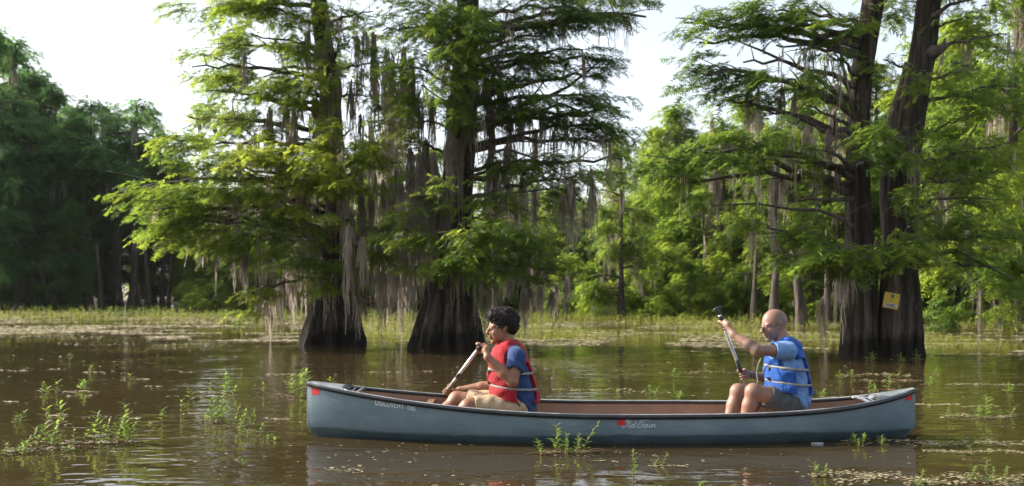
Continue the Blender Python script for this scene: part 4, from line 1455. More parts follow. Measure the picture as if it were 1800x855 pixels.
def head(g, c, Rm, k, old):
    """head in its own frame: x forward, y left, z up; k scales it"""
    Rn = np.array(Rm)
    def w(x, y, z):
        return np.array(c) + Rn @ np.array([x, y, z]) * k
    def e(x, y, z, rx, ry, rz, s=.015, neg=False):
        g.ell(w(x, y, z), (rx * k, ry * k, rz * k), s, Rn, neg)
    e(-.010, 0, .030, .098, .076, .092, .01)
    e(.020, 0, -.005, .070, .066, .080, .02)
    e(.020, 0, -.062, .060, .052, .046, .025)
    e(.066, 0, -.096, .022, .024, .018, .02)
    if not old:
        e(.03, .035, -.05, .045, .028, .035, .02)
        e(.03, -.035, -.05, .045, .028, .035, .02)
    for sg in (-1, 1):
        e(.070, sg * .032, .022, .020, .028, .009, .012)          # brow ridge
        e(.062, sg * .040, -.026, .024, .022, .020, .018)         # cheek
        e(.091, sg * .033, .002, .014, .018, .011, .008, True)    # socket
        e(.078, sg * .032, .001, .014, .0145, .0125, .004)        # lids
        g.cap(w(-.012, sg * .072, .018), w(-.002, sg * .075, -.030), .010 * k, .007 * k, .004)   # ear rim
        g.cap(w(-.018, sg * .078, .020), w(-.022, sg * .080, -.006), .0075 * k, .006 * k, .004)
        e(.004, sg * .078, -.004, .006, .006, .014, .003, True)
        e(.104, sg * .012, -.030, .010, .009, .008, .006)         # nostril wings
    g.cap(w(.088, 0, .014), w(.112, 0, -.022), .008 * k, .0115 * k, .010)
    e(.113, 0, -.026, .0115, .012, .010, .006)
    e(.088, 0, -.052, .013, .024, .007, .004)
    e(.086, 0, -.068, .013, .021, .008, .004)
    e(.101, 0, -.060, .008, .022, .0016, .002, True)
    return w

def head_bits(par, org, w, Rm, k, brow=True):
    o3 = Vector(org)
    for sg in (-1, 1):
        me = MB()
        eye = link('eye', None)
        bpy.data.objects.remove(eye)
        bm = bmesh.new()
        bmesh.ops.create_uvsphere(bm, u_segments=12, v_segments=8, radius=.0112 * k)
        me_ = bpy.data.meshes.new('eye')
        bm.to_mesh(me_)
        bm.free()
        me_.polygons.foreach_set('use_smooth', [True] * len(me_.polygons))
        ob = link('eye', me_, M['eye'], par)
        ob.location = Vector(w(.0835, sg * .032, .001)) - o3
        bm = bmesh.new()
        bmesh.ops.create_uvsphere(bm, u_segments=12, v_segments=8, radius=.0062 * k)
        for v in bm.verts:
            v.co.x *= .5
        me_ = bpy.data.meshes.new('iris')
        bm.to_mesh(me_)
        bm.free()
        ib = link('iris', me_, M['iris'], ob)
        ib.location = Rm @ Vector((.0098, 0, -.001)) * k
        ib.rotation_euler = Rm.to_euler()
        # half closed upper lid line and brow
        P = [Vector(w(.078 + .018 * math.cos(a_), sg * .032 + .016 * math.sin(a_), .0075 - .002 * abs(a_))) - o3 for a_ in (-1, -.5, 0, .5, 1)]
        MB().tube(P, .0022 * k, 5).build('eyelash', M['brow'], par, True)
        if brow:
            P = [Vector(w(.0885 - .0016 * abs(q) ** 2, sg * (.018 + .009 * q), .0285 + (.003 if q < 2 else -.001))) - o3 for q in (0, 1, 2, 3)]
            MB().tube(P, [.0032, .0042, .0038, .002], 5, .8).build('eyebrow', M['brow'], par, True)
    P = [Vector(w(.099 - .0045 * abs(q) ** 2, q * .019, -.0545 + .001 * abs(q))) - o3 for q in (-1, -.5, 0, .5, 1)]
    P2 = [Vector(w(.0975 - .0045 * abs(q) ** 2, q * .016, -.0655)) - o3 for q in (-1, -.5, 0, .5, 1)]
    MB().tube(P, .0036 * k, 6).tube(P2, .0042 * k, 6).build('lips', M['lips'], par, True)

def person(label, lo, hi, D):
    """D: measured joints"""
    org = D['seat']
    t = thing('person', label, 'person', org)
    h = .0063
    body = Grid(lo, hi, h)
    Rm = head_rot(D['yaw'], D['pitch'])
    k = D['hk']
    w = head(body, D['head'], Rm, k, D['old'])
    # neck, torso
    torso = D['torso']          # list of (point, radius)
    ys = .80
    body.cap(w(-.025, 0, -.045), D['neck'], .052 * k, .058 * k, .02)
    def tors(g, add, kk=.03, ys=ys):
        for (p0, r0), (p1, r1) in zip(torso[:-1], torso[1:]):
            g.cap(p0, p1, r0 + add, r1 + add, kk, ys * (r0 + add) / (r0 + add * ys) if add else ys)
    tors(body, -.012)
    sh = D['shoulder']
    for s_ in ('near', 'far'):
        A = D[s_]
        body.cap(D['neck'], A['shoulder'], .055, .052, .04)
        body.cap(A['shoulder'], A['elbow'], .049 * D['arm'], .038 * D['arm'], .02)
        mid = (np.array(A['elbow']) * .65 + np.array(A['wrist']) * .35)
        body.cap(A['elbow'], mid, .038 * D['arm'], .040 * D['arm'], .015)
        body.cap(mid, A['wrist'], .040 * D['arm'], .025 * D['arm'], .015)
        hand(body, A['grip'], A['axis'], A['wrist'], A.get('curl', 1), D['hand'], A.get('rin', .015))
        body.cap(A['hip'], A['knee'], .078 * D['leg'], .056 * D['leg'], .03)
        cf = np.array(A['knee']) * .68 + np.array(A['ankle']) * .32
        body.cap(A['knee'], A['knee'], .058 * D['leg'], .058 * D['leg'], .02)
        body.cap(A['knee'], cf, .052 * D['leg'], .055 * D['leg'], .02)
        body.cap(cf, A['ankle'], .054 * D['leg'], .036 * D['leg'], .02)
    bme = body.mesh('body', org)
    if D['old']:
        co = np.empty(len(bme.vertices) * 3)
        bme.vertices.foreach_get('co', co)
        q = (co.reshape(-1, 3) + np.array(org) - np.array(D['head'])) @ np.array(Rm) / k
        sm_ = lambda a, lo_, hi_: np.clip((a - lo_) / (hi_ - lo_), 0, 1)
        scalp = sm_(q[:, 2], -.03, .02) * (1 - sm_(q[:, 0], -.01, .06)) * (.35 + .65 * (1 - sm_(q[:, 2], .06, .11)))
        jaw = sm_(-q[:, 2], .030, .055) * sm_(q[:, 0], -.01, .02) * (1 - sm_(-q[:, 2], .10, .13))
        a5 = bme.attributes.new('head_grey', 'FLOAT', 'POINT')
        a5.data.foreach_set('value', (np.maximum(scalp * .6, jaw * .8)).astype(np.float32))
    link('body', bme, M[D['skin']], t)
    head_bits(t, org, w, Rm, k)
    # shirt: torso and short sleeves, open at neck, sleeve ends and hem
    g = Grid(lo, hi, h)
    tors(g, .006)
    for s_ in ('near', 'far'):
        A = D[s_]
        S0, E0 = np.array(A['shoulder']), np.array(A['elbow'])
        g.cap(D['neck'], S0, .058, .062, .04)
        e = S0 + (E0 - S0) * A['sleeve']
        q = Grid(lo, hi, h)
        q.cap(S0, S0 + (E0 - S0) * (A['sleeve'] + .35), .062 * D['arm'], .066 * D['arm'], 0)
        q.half(e, E0 - S0)
        full, _ = g.sub(g.lo, g.lo + g.n * g.h)
        hh = np.clip(.5 + .5 * (g.F - q.F) / .02, 0, 1)
        g.F = g.F * (1 - hh) + q.F * hh - .02 * hh * (1 - hh)
        # hollow the sleeve mouth
        g.cap(e, E0, .050 * D['arm'], .046 * D['arm'], .003, neg=True)
    up = np.array(D['neck']) + np.array([-.012, 0, .030])
    g.cap(D['neck'] + np.array([0, 0, .005]), up + np.array([-.03, 0, .08]), .056, .075, .006, neg=True)
    g.half(D['hem'], (-.25, 0, -1))
    # shoulder wrinkles in the cloth
    sl, X = g.sub(g.lo, g.lo + g.n * g.h)
    fold = .0055 * np.sin(X[..., 0] * 70 + X[..., 2] * 55 + 2 * np.sin(X[..., 1] * 22 + X[..., 2] * 9)) * np.clip(.5 + np.sin(X[..., 2] * 23 + X[..., 1] * 11), 0, 1)
    g.F = g.F + fold.astype(np.float32)
    link('shirt', g.mesh('shirt', org), M[D['shirt']], t)
    # life vest
    v = Grid(lo, hi, h)
    for (p0, r0), (p1, r1) in zip(torso[D['vest_from']:-1], torso[D['vest_from'] + 1:]):
        v.cap(p0, p1, r0 + .033, r1 + .031, .03, .80)
    # shoulder straps and collar roll
    N = np.array(D['neck'])
    for sg in (-1, 1):
        v.cap(N + np.array([.070, sg * .075, -.02]), N + np.array([.0, sg * .085, .022]), .034, .032, .03)
        v.cap(N + np.array([.0, sg * .085, .022]), N + np.array([-.085, sg * .070, -.075]), .032, .034, .03)
    v.cap(N + np.array([.070, -.075, -.02]), N + np.array([.070, .075, -.02]), .034, .034, .03)
    body_cut = Grid(lo, hi, h)
    for (p0, r0), (p1, r1) in zip(torso[:-1], torso[1:]):
        body_cut.cap(p0, p1, r0 - .01, r1 - .01, .03, ys)
    v.F = np.maximum(v.F, -body_cut.F)
    # neck opening, with a V down the chest
    v.cap(N + np.array([-.01, 0, -.03]), N + np.array([-.06, 0, .16]), .056, .085, .01, neg=True)
    v.cap(N + np.array([-.02, 0, .02]), N + np.array([-.17, 0, -.13]), .050, .010, .01, neg=True)
    for s_ in ('near', 'far'):
        A = D[s_]
        sg = -1 if s_ == 'near' else 1
        S0 = np.array(A['shoulder'])
        E0 = np.array(A['elbow'])
        out = np.array([0, sg * .12, 0])
        v.cap(S0 + np.array([.0, sg * .03, -.005]), S0 + out, .100, .100, .008, neg=True)
        v.cap(S0 + np.array([.0, sg * .02, -.075]), S0 + out + np.array([0, 0, -.075]), .084, .084, .008, neg=True)
        # open side between front and back panels
        for oy in (.13, .19, .25):
            v.cap(np.array(D['gap'][0]) + np.array([0, sg * oy, 0]), np.array(D['gap'][1]) + np.array([0, sg * oy, 0]), D['gapw'], D['gapw'] * 1.15, .008, neg=True)
    v.half(D['vest_hem'], (-.12, 0, -1))
    # front zip line
    sl, X = v.sub(v.lo, v.lo + v.n * v.h)
    yc = torso[1][0][1]
    fr = (X[..., 0] < torso[1][0][0])
    for z_ in D['straps']:      # the webbing pulls the foam in
        v.F = v.F + (.007 * np.exp(-((X[..., 2] - z_ + .10 * (X[..., 0] - D['neck'][0])) / .014) ** 2)).astype(np.float32)
    for yq in (-.095, .095):
        v.F = v.F + (.004 * np.exp(-((X[..., 1] - yc - yq) / .005) ** 2)).astype(np.float32)
    v.F = v.F + (.004 * np.sin(X[..., 2] * 42 + 3 * np.sin(X[..., 1] * 17 + X[..., 0] * 23)) * np.sin(X[..., 0] * 31 + 1.3)).astype(np.float32)
    v.F = np.where(fr, v.F + .010 * np.exp(-((X[..., 1] - yc) / .008) ** 2), v.F).astype(np.float32)
    vest = link('life_vest', v.mesh('life_vest', org), M[D['vest']], t)
    # webbing straps round the vest
    ext = Grid(lo, hi, h)
    for (p0, r0), (p1, r1) in zip(torso[D['vest_from']:-1], torso[D['vest_from'] + 1:]):
        ext.cap(p0, p1, r0 + .033, r1 + .031, .03, .80)
    for z_ in D['straps']:
        q = Grid(lo, hi, h)
        sl, X = q.sub(q.lo, q.lo + q.n * q.h)
        band_ = np.abs(X[..., 2] - (z_ - .10 * (X[..., 0] - D['neck'][0]))) - .0095
        shell = np.abs(ext.F + .0075) - .0055
        q.F = np.maximum(np.maximum(band_, shell), -(X[..., 0] - lo[0] - .01)).astype(np.float32)
        link('strap', q.mesh('strap', org, 0), M['strap'], vest)
        # buckle at the front
        P = np.array(D['gap'][0])
        zz = z_
    # shorts
    g = Grid(lo, hi, h)
    (p0, r0), (p1, r1) = torso[0], torso[1]
    g.cap(np.array(p0) - [0, 0, .02], np.array(p0) * .8 + np.array(p1) * .2, r0 - .012, r1 - .014, .02, ys)
    for s_ in ('near', 'far'):
        A = D[s_]
        H0, K0 = np.array(A['hip']), np.array(A['knee'])
        e = H0 + (K0 - H0) * A['short']
        q = Grid(lo, hi, h)
        q.cap(H0, K0, .100 * D['leg'], .072 * D['leg'], 0)
        q.half(e, K0 - H0)
        hh = np.clip(.5 + .5 * (g.F - q.F) / .03, 0, 1)
        g.F = g.F * (1 - hh) + q.F * hh - .03 * hh * (1 - hh)
        g.cap(e, K0, .070 * D['leg'], .062 * D['leg'], .003, neg=True)
    sl, X = g.sub(g.lo, g.lo + g.n * g.h)
    g.F = g.F + (.003 * np.sin(X[..., 0] * 60 + X[..., 1] * 30 + 2 * np.sin(X[..., 2] * 30))).astype(np.float32)
    link('shorts', g.mesh('shorts', org), M[D['shorts']], t)
    # shoes
    for s_ in ('near', 'far'):
        A = D[s_]
        q = Grid(lo - np.array([.15, 0, .1]), hi, .008)
        a_ = np.array(A['ankle'])
        q.cap(a_ + np.array([.03, 0, -.015]), a_ + np.array([-.12, 0, -.030]), .038, .030, .02)
        q.cap(a_, a_ + np.array([0, 0, -.01]), .042, .04, .02)
        q.half(a_ + np.array([0, 0, -.052]), (0, 0, -1))
        link('shoe', q.mesh('shoe', org), M['shoe'], t)
    return t, w, Rm, vest, ext

# ---- the boy in the bow
P = hd
boyD = dict(
    seat=Vector(P(922, 722)), head=P(881.5, 577), hk=1.06, yaw=R(14), pitch=R(4), old=False, neck=P(895, 610),
    torso=[(P(911, 706), .146), (P(901, 680), .150), (P(896, 655), .142), (P(894, 632), .120), (P(895, 618), .075)],
    vest_from=0, shoulder=0, arm=1.12, hand=1.0, leg=1.1,
    near=dict(shoulder=P(909, 627, -.19), elbow=P(901, 671, -.27), wrist=P(857, 628, -.25), grip=P(842.5, 613.5, -.20), axis=(0, .35, 1), curl=1, rin=.013, sleeve=.55,
              hip=P(906, 714, -.09), knee=P(823, 716, -.17), ankle=P(772, 762, -.12), short=.88),
    far=dict(shoulder=P(896, 627, .19), elbow=P(868, 678, .29), wrist=P(808, 686, .33), grip=P(787, 686.5, .30), axis=(.52, -.15, .60), curl=-1, rin=.017, sleeve=.55,
             hip=P(904, 712, .09), knee=P(803, 702, .17), ankle=P(752, 760, .10), short=.82),
    hem=P(930, 724), gap=[P(924, 650), P(926, 690)], gapw=.072, vest_hem=P(905, 701), straps=[P(0, 651)[2], P(0, 678)[2]],
    skin='skin_boy', shirt='navy', vest='red_vest', shorts='khaki')
lo = np.array([P(738, 0)[0], CY - .46, -.1])
hi = np.array([P(962, 0)[0], CY + .50, P(0, 528)[2]])
boy, w, Rm, vest_b, extb = person('curly haired boy in a red life vest and khaki shorts paddling in the bow', lo, hi, boyD)
# hair: a lobed cap covered with small curls
Rn = np.array(Rm)
g = Grid(lo, hi + np.array([0, 0, .03]), .0055)
hk = boyD['hk']
g.ell(w(-.022, 0, .066), (.108 * hk, .094 * hk, .085 * hk), .01, Rn)
g.ell(w(-.060, 0, .030), (.072 * hk, .086 * hk, .085 * hk), .02, Rn)
g.ell(w(.055, 0, .098), (.052 * hk, .070 * hk, .042 * hk), .02, Rn)
for sg in (-1, 1):
    g.ell(w(.020, sg * .062, .050), (.030 * hk, .022 * hk, .045 * hk), .01, Rn)
    g.ell(w(-.004, sg * .092, -.014), (.026 * hk, .030 * hk, .036 * hk), .008, Rn, True)
g.ell(w(.090, 0, -.01), (.060 * hk, .10 * hk, .072 * hk), .01, Rn, True)
hm = g.mesh('hair', boyD['seat'], 0)
hair = link('hair', hm, M['hair'], boy)
rg = np.random.default_rng(2)
co = np.empty(len(hm.vertices) * 3)
hm.vertices.foreach_get('co', co)
co = co.reshape(-1, 3)
no = np.empty(len(hm.vertices) * 3)
hm.vertices.foreach_get('normal', no)
no = no.reshape(-1, 3)
bmi = bmesh.new()
bmesh.ops.create_icosphere(bmi, subdivisions=1, radius=1)
iv = np.array([v.co[:] for v in bmi.verts])
fi = np.array([[v.index for v in f.verts] for f in bmi.faces])
bmi.free()
pick = rg.choice(len(co), 1500)
cen = co[pick] + no[pick] * (rg.beta(1.2, 2.5, (1500, 1)) * .020 - .003)
rad = rg.uniform(.0035, .0085, 1500)
V = (cen[:, None, :] + iv[None] * rad[:, None, None] * rg.uniform(.75, 1.25, (1500, 1, 3))).reshape(-1, 3)
F = (fi[None] + (np.arange(1500) * len(iv))[:, None, None]).reshape(-1, 3)
cu = link('curls', fast_mesh('curls', V, F, smooth=True), M['hair'], hair)
cu['kind'] = 'stuff'

# ---- the man in the stern
manD = dict(
    seat=Vector(P(1398, 722)), head=P(1361, 572), hk=1.03, yaw=R(10), pitch=R(12), old=True, neck=P(1379, 604),
    torso=[(P(1394, 700), .128), (P(1385, 675), .134), (P(1381, 650), .132), (P(1380, 628), .114), (P(1380, 612), .074)],
    vest_from=0, shoulder=0, arm=1.05, hand=1.05, leg=1.02,
    near=dict(shoulder=P(1386, 617, -.19), elbow=P(1330, 616, -.30), wrist=P(1289, 588, -.20), grip=P(1271, 573, -.10), axis=(-.28, .1, 1), curl=1, rin=.014, sleeve=.50,
              hip=P(1387, 708, -.09), knee=P(1324, 688, -.15), ankle=P(1304, 764, -.12), short=.60),
    far=dict(shoulder=P(1378, 617, .19), elbow=P(1356, 668, .30), wrist=P(1322, 659, .24), grip=P(1305, 659, .16), axis=(-.28, .1, 1), curl=-1, rin=.016, sleeve=.55,
             hip=P(1385, 706, .09), knee=P(1297, 688, .13), ankle=P(1275, 762, .08), short=.60),
    hem=P(1400, 722), gap=[P(1398, 640), P(1403, 680)], gapw=.062, vest_hem=P(1390, 689), straps=[P(0, 645)[2], P(0, 671)[2]],
    skin='skin_man', shirt='sky_shirt', vest='blue_vest', shorts='charcoal')
lo = np.array([P(1240, 0)[0], CY - .46, -.1])
hi = np.array([P(1440, 0)[0], CY + .50, P(0, 530)[2]])
man, w2, Rm2, vest_m, extm = person('bald man with glasses in a blue life vest paddling in the stern', lo, hi, manD)
# spectacles
gl = MB()
oM = Vector(manD['seat'])
kk = manD['hk']
lens = []
for sg in (-1, 1):
    ring = []
    for i in range(17):
        a_ = 2 * math.pi * i / 16
        ring.append(Vector(w2(.111 - .10 * abs(sg * .034 + .024 * math.cos(a_)) ** 1.3 * .4, sg * .034 + .024 * math.cos(a_), -.003 + .0165 * math.sin(a_))) - oM)
    gl.tube(ring, .0013, 5)
    gl.tube([ring[0] if sg > 0 else ring[8], Vector(w2(.080, sg * .074, .006)) - oM, Vector(w2(.0, sg * .084, .012)) - oM, Vector(w2(-.025, sg * .083, -.006)) - oM], .0016, 5)
    lens.append(ring[:-1])
gl.tube([Vector(w2(.110, -.010, .002)) - oM, Vector(w2(.114, 0, .005)) - oM, Vector(w2(.110, .010, .002)) - oM], .0013, 5)
sp = gl.build('spectacles', M['buckle'], man, True)
for ring in lens:
    nn = Rm2 @ Vector((1, 0, 0)) * .0008
    c_ = sum(ring, Vector()) / len(ring)
    MB().add([v - nn for v in ring] + [v + nn for v in ring], [tuple(range(16))[::-1], tuple(range(16, 32))] + [(i, (i + 1) % 16, 16 + (i + 1) % 16, 16 + i) for i in range(16)]).build('lens', M['lens'], sp)
# hanging vest cord in front of the man's chest
oo = MB().tube(local([P(1338, 630, -.12), P(1333, 640, -.14), P(1330, 655, -.13), P(1332, 668, -.13), P(1331, 679, -.13)], oM), .005, 6)
oo.build('vest_cord', M['strap'], vest_m, True)
# buckles on both vests
for par_, D_, pts in ((vest_b, boyD, [(853, 652), (851, 679)]), (vest_m, manD, [(1341, 646), (1341, 671)])):
    bvh = BVHTree.FromPolygons([v.co for v in par_.data.vertices], [tuple(pp.vertices) for pp in par_.data.polygons])
    for px, py in pts:
        q = Vector(P(px, py, -.09)) - Vector(D_['seat'])
        near_v, nrm, _, _ = bvh.find_nearest(q)
        if near_v is None:
            continue
        rot = nrm.to_track_quat('Z', 'Y').to_matrix()
        MB().box(near_v + nrm * .004, (.030, .022, .012), rot).build('buckle', M['buckle'], par_)

# ---- paddles
def paddle(label, top, low, grip_len, shaft_m, blade_dir, black, pole=None):
    top, low = Vector(top), Vector(low)
    d = (low - top).normalized()
    t = thing('paddle', label, 'paddle', top)
    L = 1.02
    MB().tube([d * .0, d * L], .0135, 12).build('shaft', M['metal'], t, True)
    side = d.cross(Vector((0, 1, 0))).normalized()
    fw = d.cross(side).normalized()
    # T grip
    mb = MB()
    mb.tube([-side * .036 - d * .014, -side * .016 - d * .020, side * .016 - d * .020, side * .036 - d * .014], [.008, .012, .012, .008], 10)
    mb.tube([d * -.02, d * .035], [.014, .0165], 10)
    mb.build('grip', M['vinyl'], t, True)
    for a_, b_ in black:
        MB().tube([d * a_, d * b_], .0165, 12).build('sleeve', M['vinyl'], t, True)
    # blade: a curved, ribbed plate
    mb = MB()
    n = 10
    for i in range(n + 1):
        u = i / n
        wd = .085 * min(1, .25 + 1.6 * u) * (1 - max(0, u - .8) * 1.6)
        for s_ in (-1, -.5, 0, .5, 1):
            th = .008 * (1 - abs(s_)) + .002
            for q in (-1, 1):
                mb.v.append(d * (L - .06 + .44 * u) + side * wd * s_ + fw * (q * th))
    for i in range(n):
        for j in range(4):
            for q in (0, 1):
                a_ = i * 10 + j * 2 + q
                f_ = (a_, a_ + 2, a_ + 12, a_ + 10)
                mb.f.append(f_ if q else f_[::-1])
        for a_ in (i * 10, i * 10 + 8):
            mb.f.append((a_, a_ + 1, a_ + 11, a_ + 10))
    mb.f.append((0, 2, 4, 6, 8, 9, 7, 5, 3, 1))
    k0 = n * 10
    mb.f.append((k0, k0 + 2, k0 + 4, k0 + 6, k0 + 8, k0 + 9, k0 + 7, k0 + 5, k0 + 3, k0 + 1))
    mb.build('blade', M['vinyl'], t, True)
    return t
paddle('silver shafted paddle dipping over the far side from the boy\'s hands', P(843, 611, -.20), P(783, 690, .32), .05, None, None, [(.40, .47)])
paddle('silver and black paddle held upright by the bald man', P(1262, 546, -.13), P(1316, 690, .25), .05, None, None, [(.50, .70), (.05, .10)])

# ================================================================== marsh plants and floating litter
rng = np.random.default_rng(77)
def patchy(x, y, s, seed):
    return np.array([noise.noise(Vector((a * s, b * s * .6, seed))) for a, b in zip(x, y)])
def herb_template(rg, n, lw):
    tr, z = [], 0
    tr.append([(-.02, 0, 0), (.02, 0, 0), (0, 0, 1.0)])
    for i in range(n):
        h = .25 + .75 * i / n
        a = i * 2.4 + rg.uniform(-.4, .4)
        L = rg.uniform(.28, .45)
        d = np.array([math.cos(a), math.sin(a), rg.uniform(.3, .8)])
        s_ = np.array([-math.sin(a), math.cos(a), 0]) * lw
        b = np.array([0, 0, h])
        tr.append([b + d * L * .35 - s_, b + d * L, b + d * L * .35 + s_])
        tr.append([b, b + d * L * .35 - s_, b + d * L * .35 + s_])
    return np.array([[np.array(q, float) for q in t_] for t_ in tr])
TH = [herb_template(rng, 5, .07) for _ in range(4)]
def scatter(name, X, Y, H, T, m_, label, cat, templ=TH, wide=1.0):
    V, TT = [], []
    N = len(X)
    a = rng.uniform(0, 6.28, N)
    ca, sa = np.cos(a), np.sin(a)
    lean = rng.normal(0, .22, (N, 2))
    for k, tp in enumerate(templ):
        w = np.arange(N) % len(templ) == k
        t_ = tp[None] * H[w][:, None, None, None]
        x = (t_[..., 0] * ca[w][:, None, None] - t_[..., 1] * sa[w][:, None, None]) * wide + t_[..., 2] * lean[w, 0][:, None, None] + X[w][:, None, None]
        y = (t_[..., 0] * sa[w][:, None, None] + t_[..., 1] * ca[w][:, None, None]) * wide + t_[..., 2] * lean[w, 1][:, None, None] + Y[w][:, None, None]
        V.append(np.stack([x, y, t_[..., 2]], -1).reshape(-1, 3))
        TT.append(np.repeat(T[w], tp.shape[0] * 3))
    V = np.concatenate(V)
    o = link(name, fast_mesh(name, V, np.arange(len(V)).reshape(-1, 3), np.concatenate(TT)), m_)
    tag(o, label, cat, kind='stuff')
    return o
EDGE_PX = [-400, 0, 300, 520, 700, 900, 1000, 1200, 1450, 1620, 1800, 2300]
EDGE_PY = [594, 594, 596, 598, 600, 600, 603, 603, 612, 616, 617, 617]
def edgeY(px):
    return FOC * EYE / (np.interp(px, EDGE_PX, EDGE_PY) - HOR)
def band(n, far_lo, far_hi, seed, thr, s=.35, near=0):
    px = rng.uniform(-350, 2200, n)
    u = rng.uniform(0, 1, n)
    e = edgeY(px) + near
    Y = 1 / (1 / e * (1 - u) + u / far_hi)      # even on the picture
    Y = np.maximum(Y, e) + rng.normal(0, .25, n) ** 2
    X = (px - 900) / FOC * Y
    v = patchy(X, Y, s, seed)
    k = v > thr
    return X[k], Y[k], px[k], v[k]
X, Y, px_, v = band(24000, 0, 46, 3.3, -.14)
# plants thin out towards the open water on the left
keep = ~((px_ < 560) & (Y < 32) & (rng.uniform(0, 1, len(X)) < .8))
X, Y, px_, v = X[keep], Y[keep], px_[keep], v[keep]
H = rng.uniform(.06, .175, len(X)) * (1 + .2 * (px_ > 850)) * np.clip(.6 + v * 1.6, .5, 1.4)
scatter('marsh_plants', X, Y, H, np.clip(rng.normal(.5, .2, len(X)), 0, 1), M['marsh'], 'belt of low sunlit water weeds along the far edge of open water', 'water weeds')
X, Y, px_, v = band(5000, 0, 62, 8.3, 0.0, .2, 12)
scatter('far_marsh_plants', X, Y, rng.uniform(.18, .36, len(X)), np.clip(rng.normal(.3, .12, len(X)), 0, 1), M['marsh'], 'green weeds at the foot of the forest', 'water weeds')

def litter(name, X, Y, L, T, label, z=.006):
    N = len(X)
    a = rng.normal(0, .5, N)
    ex = np.stack([np.cos(a), np.sin(a)], 1) * L[:, None]
    ey = np.stack([-np.sin(a), np.cos(a)], 1) * (L * rng.uniform(.15, .5, N))[:, None]
    P = np.stack([X, Y], 1)
    q = [P - ex * .5, P + ey * .5 + ex * rng.uniform(-.2, .2, (N, 1)), P + ex * .5, P - ey * .5 + ex * rng.uniform(-.2, .2, (N, 1))]
    zz = z + rng.uniform(0, .012, (4, N)) * np.clip(L * 8, .2, 1.2)
    V = np.stack([np.concatenate([q[k], zz[k][:, None]], 1) for k in range(4)], 1).reshape(-1, 3)
    F = np.arange(4 * N).reshape(-1, 4)
    o = link(name, fast_mesh(name, V, F, np.repeat(T, 4)), M['debris'])
    tag(o, label, 'floating litter', kind='stuff')
    return o
X, Y, px_, v = band(70000, 0, 46, 5.1, -.25, .5, -1.2)
k = (px_ < 620) | (rng.uniform(0, 1, len(X)) < .55)
X, Y = X[k], Y[k]
# break into long rafts with open water between
w = np.array([noise.noise(Vector((a * .18, b * 1.1, 2.2))) for a, b in zip(X, Y)])
k = w > np.where(Y < 27, -.08, -.2)
X, Y = X[k], Y[k]
litter('floating_plant_mat', X, Y, rng.uniform(.05, .22, len(X)), np.clip(rng.normal(.55, .22, len(X)), 0, 1), 'rafts of pale floating plant litter along the marsh belt')

# streaks and specks on the open water (column range, row, thickness in rows, number)
STREAK = [(0, 180, 592, 5, 200), (100, 330, 606, 4, 130), (330, 400, 604, 3, 40), (0, 50, 652, 3, 40), (30, 60, 649, 2, 18), (85, 115, 650, 2, 18), (135, 185, 656, 2, 50), (315, 345, 656, 2, 26), (470, 530, 660, 2, 60),
          (110, 170, 690, 4, 90), (115, 160, 697, 2, 30), (0, 36, 707, 2, 40), (230, 262, 668, 2, 26), (255, 285, 681, 2, 20), (345, 400, 692, 3, 40), (350, 395, 700, 2, 20), (320, 355, 729, 2, 40), (80, 120, 732, 3, 70),
          (460, 510, 738, 3, 50), (30, 130, 790, 5, 130), (90, 210, 780, 3, 90), (140, 250, 735, 3, 40), (210, 245, 737, 2, 30), (540, 640, 680, 3, 30), (640, 760, 655, 3, 60),
          (1000, 1110, 686, 3, 90), (1080, 1200, 690, 3, 60), (960, 1010, 686, 2, 30), (1180, 1330, 655, 3, 70), (1120, 1260, 640, 3, 40), (940, 1000, 820, 3, 20), (960, 1040, 797, 4, 80),
          (1480, 1600, 660, 4, 150), (1500, 1620, 670, 3, 90), (1660, 1800, 677, 3, 140), (1610, 1690, 712, 3, 130), (1655, 1790, 733, 5, 220), (1690, 1760, 716, 2, 60), (1590, 1800, 780, 8, 420), (1620, 1800, 795, 5, 230),
          (1460, 1800, 842, 14, 520), (1420, 1560, 835, 8, 230), (1590, 1800, 848, 10, 260), (1140, 1210, 821, 3, 50), (1040, 1100, 812, 2, 18), (1480, 1600, 775, 4, 110),
          (1440, 1480, 700, 2, 20), (640, 700, 795, 2, 8), (560, 900, 800, 20, 26), (570, 640, 825, 6, 22), (1000, 1180, 800, 10, 26), (1500, 1560, 690, 3, 24), (590, 640, 830, 5, 30)]
XX, YY = [], []
for (a, b, py, th, n) in STREAK:
    px = rng.uniform(a, b, n)
    nn = rng.normal(0, 1, n) * th * .32 + np.sin(px * .05 + a) * th * .3 + py
    y = FOC * EYE / (nn - HOR)
    XX.append((px - 900) / FOC * y)
    YY.append(y)
px = rng.uniform(-100, 1900, 900)
py = 615 + 260 * rng.uniform(0, 1, 900) ** 1.3
y = FOC * EYE / (py - HOR)
XX.append((px - 900) / FOC * y)
YY.append(y)
X, Y = np.concatenate(XX), np.concatenate(YY)
# nothing floats inside the hull
k = ~(hull_has(X, Y))
X, Y = X[k], Y[k]
litter('floating_debris', X, Y, rng.uniform(.01, .05, len(X)) * np.clip(Y / 8, .8, 2.2), np.clip(rng.normal(.6, .22, len(X)), 0, 1), 'streaks and specks of dead leaves floating on the open water')

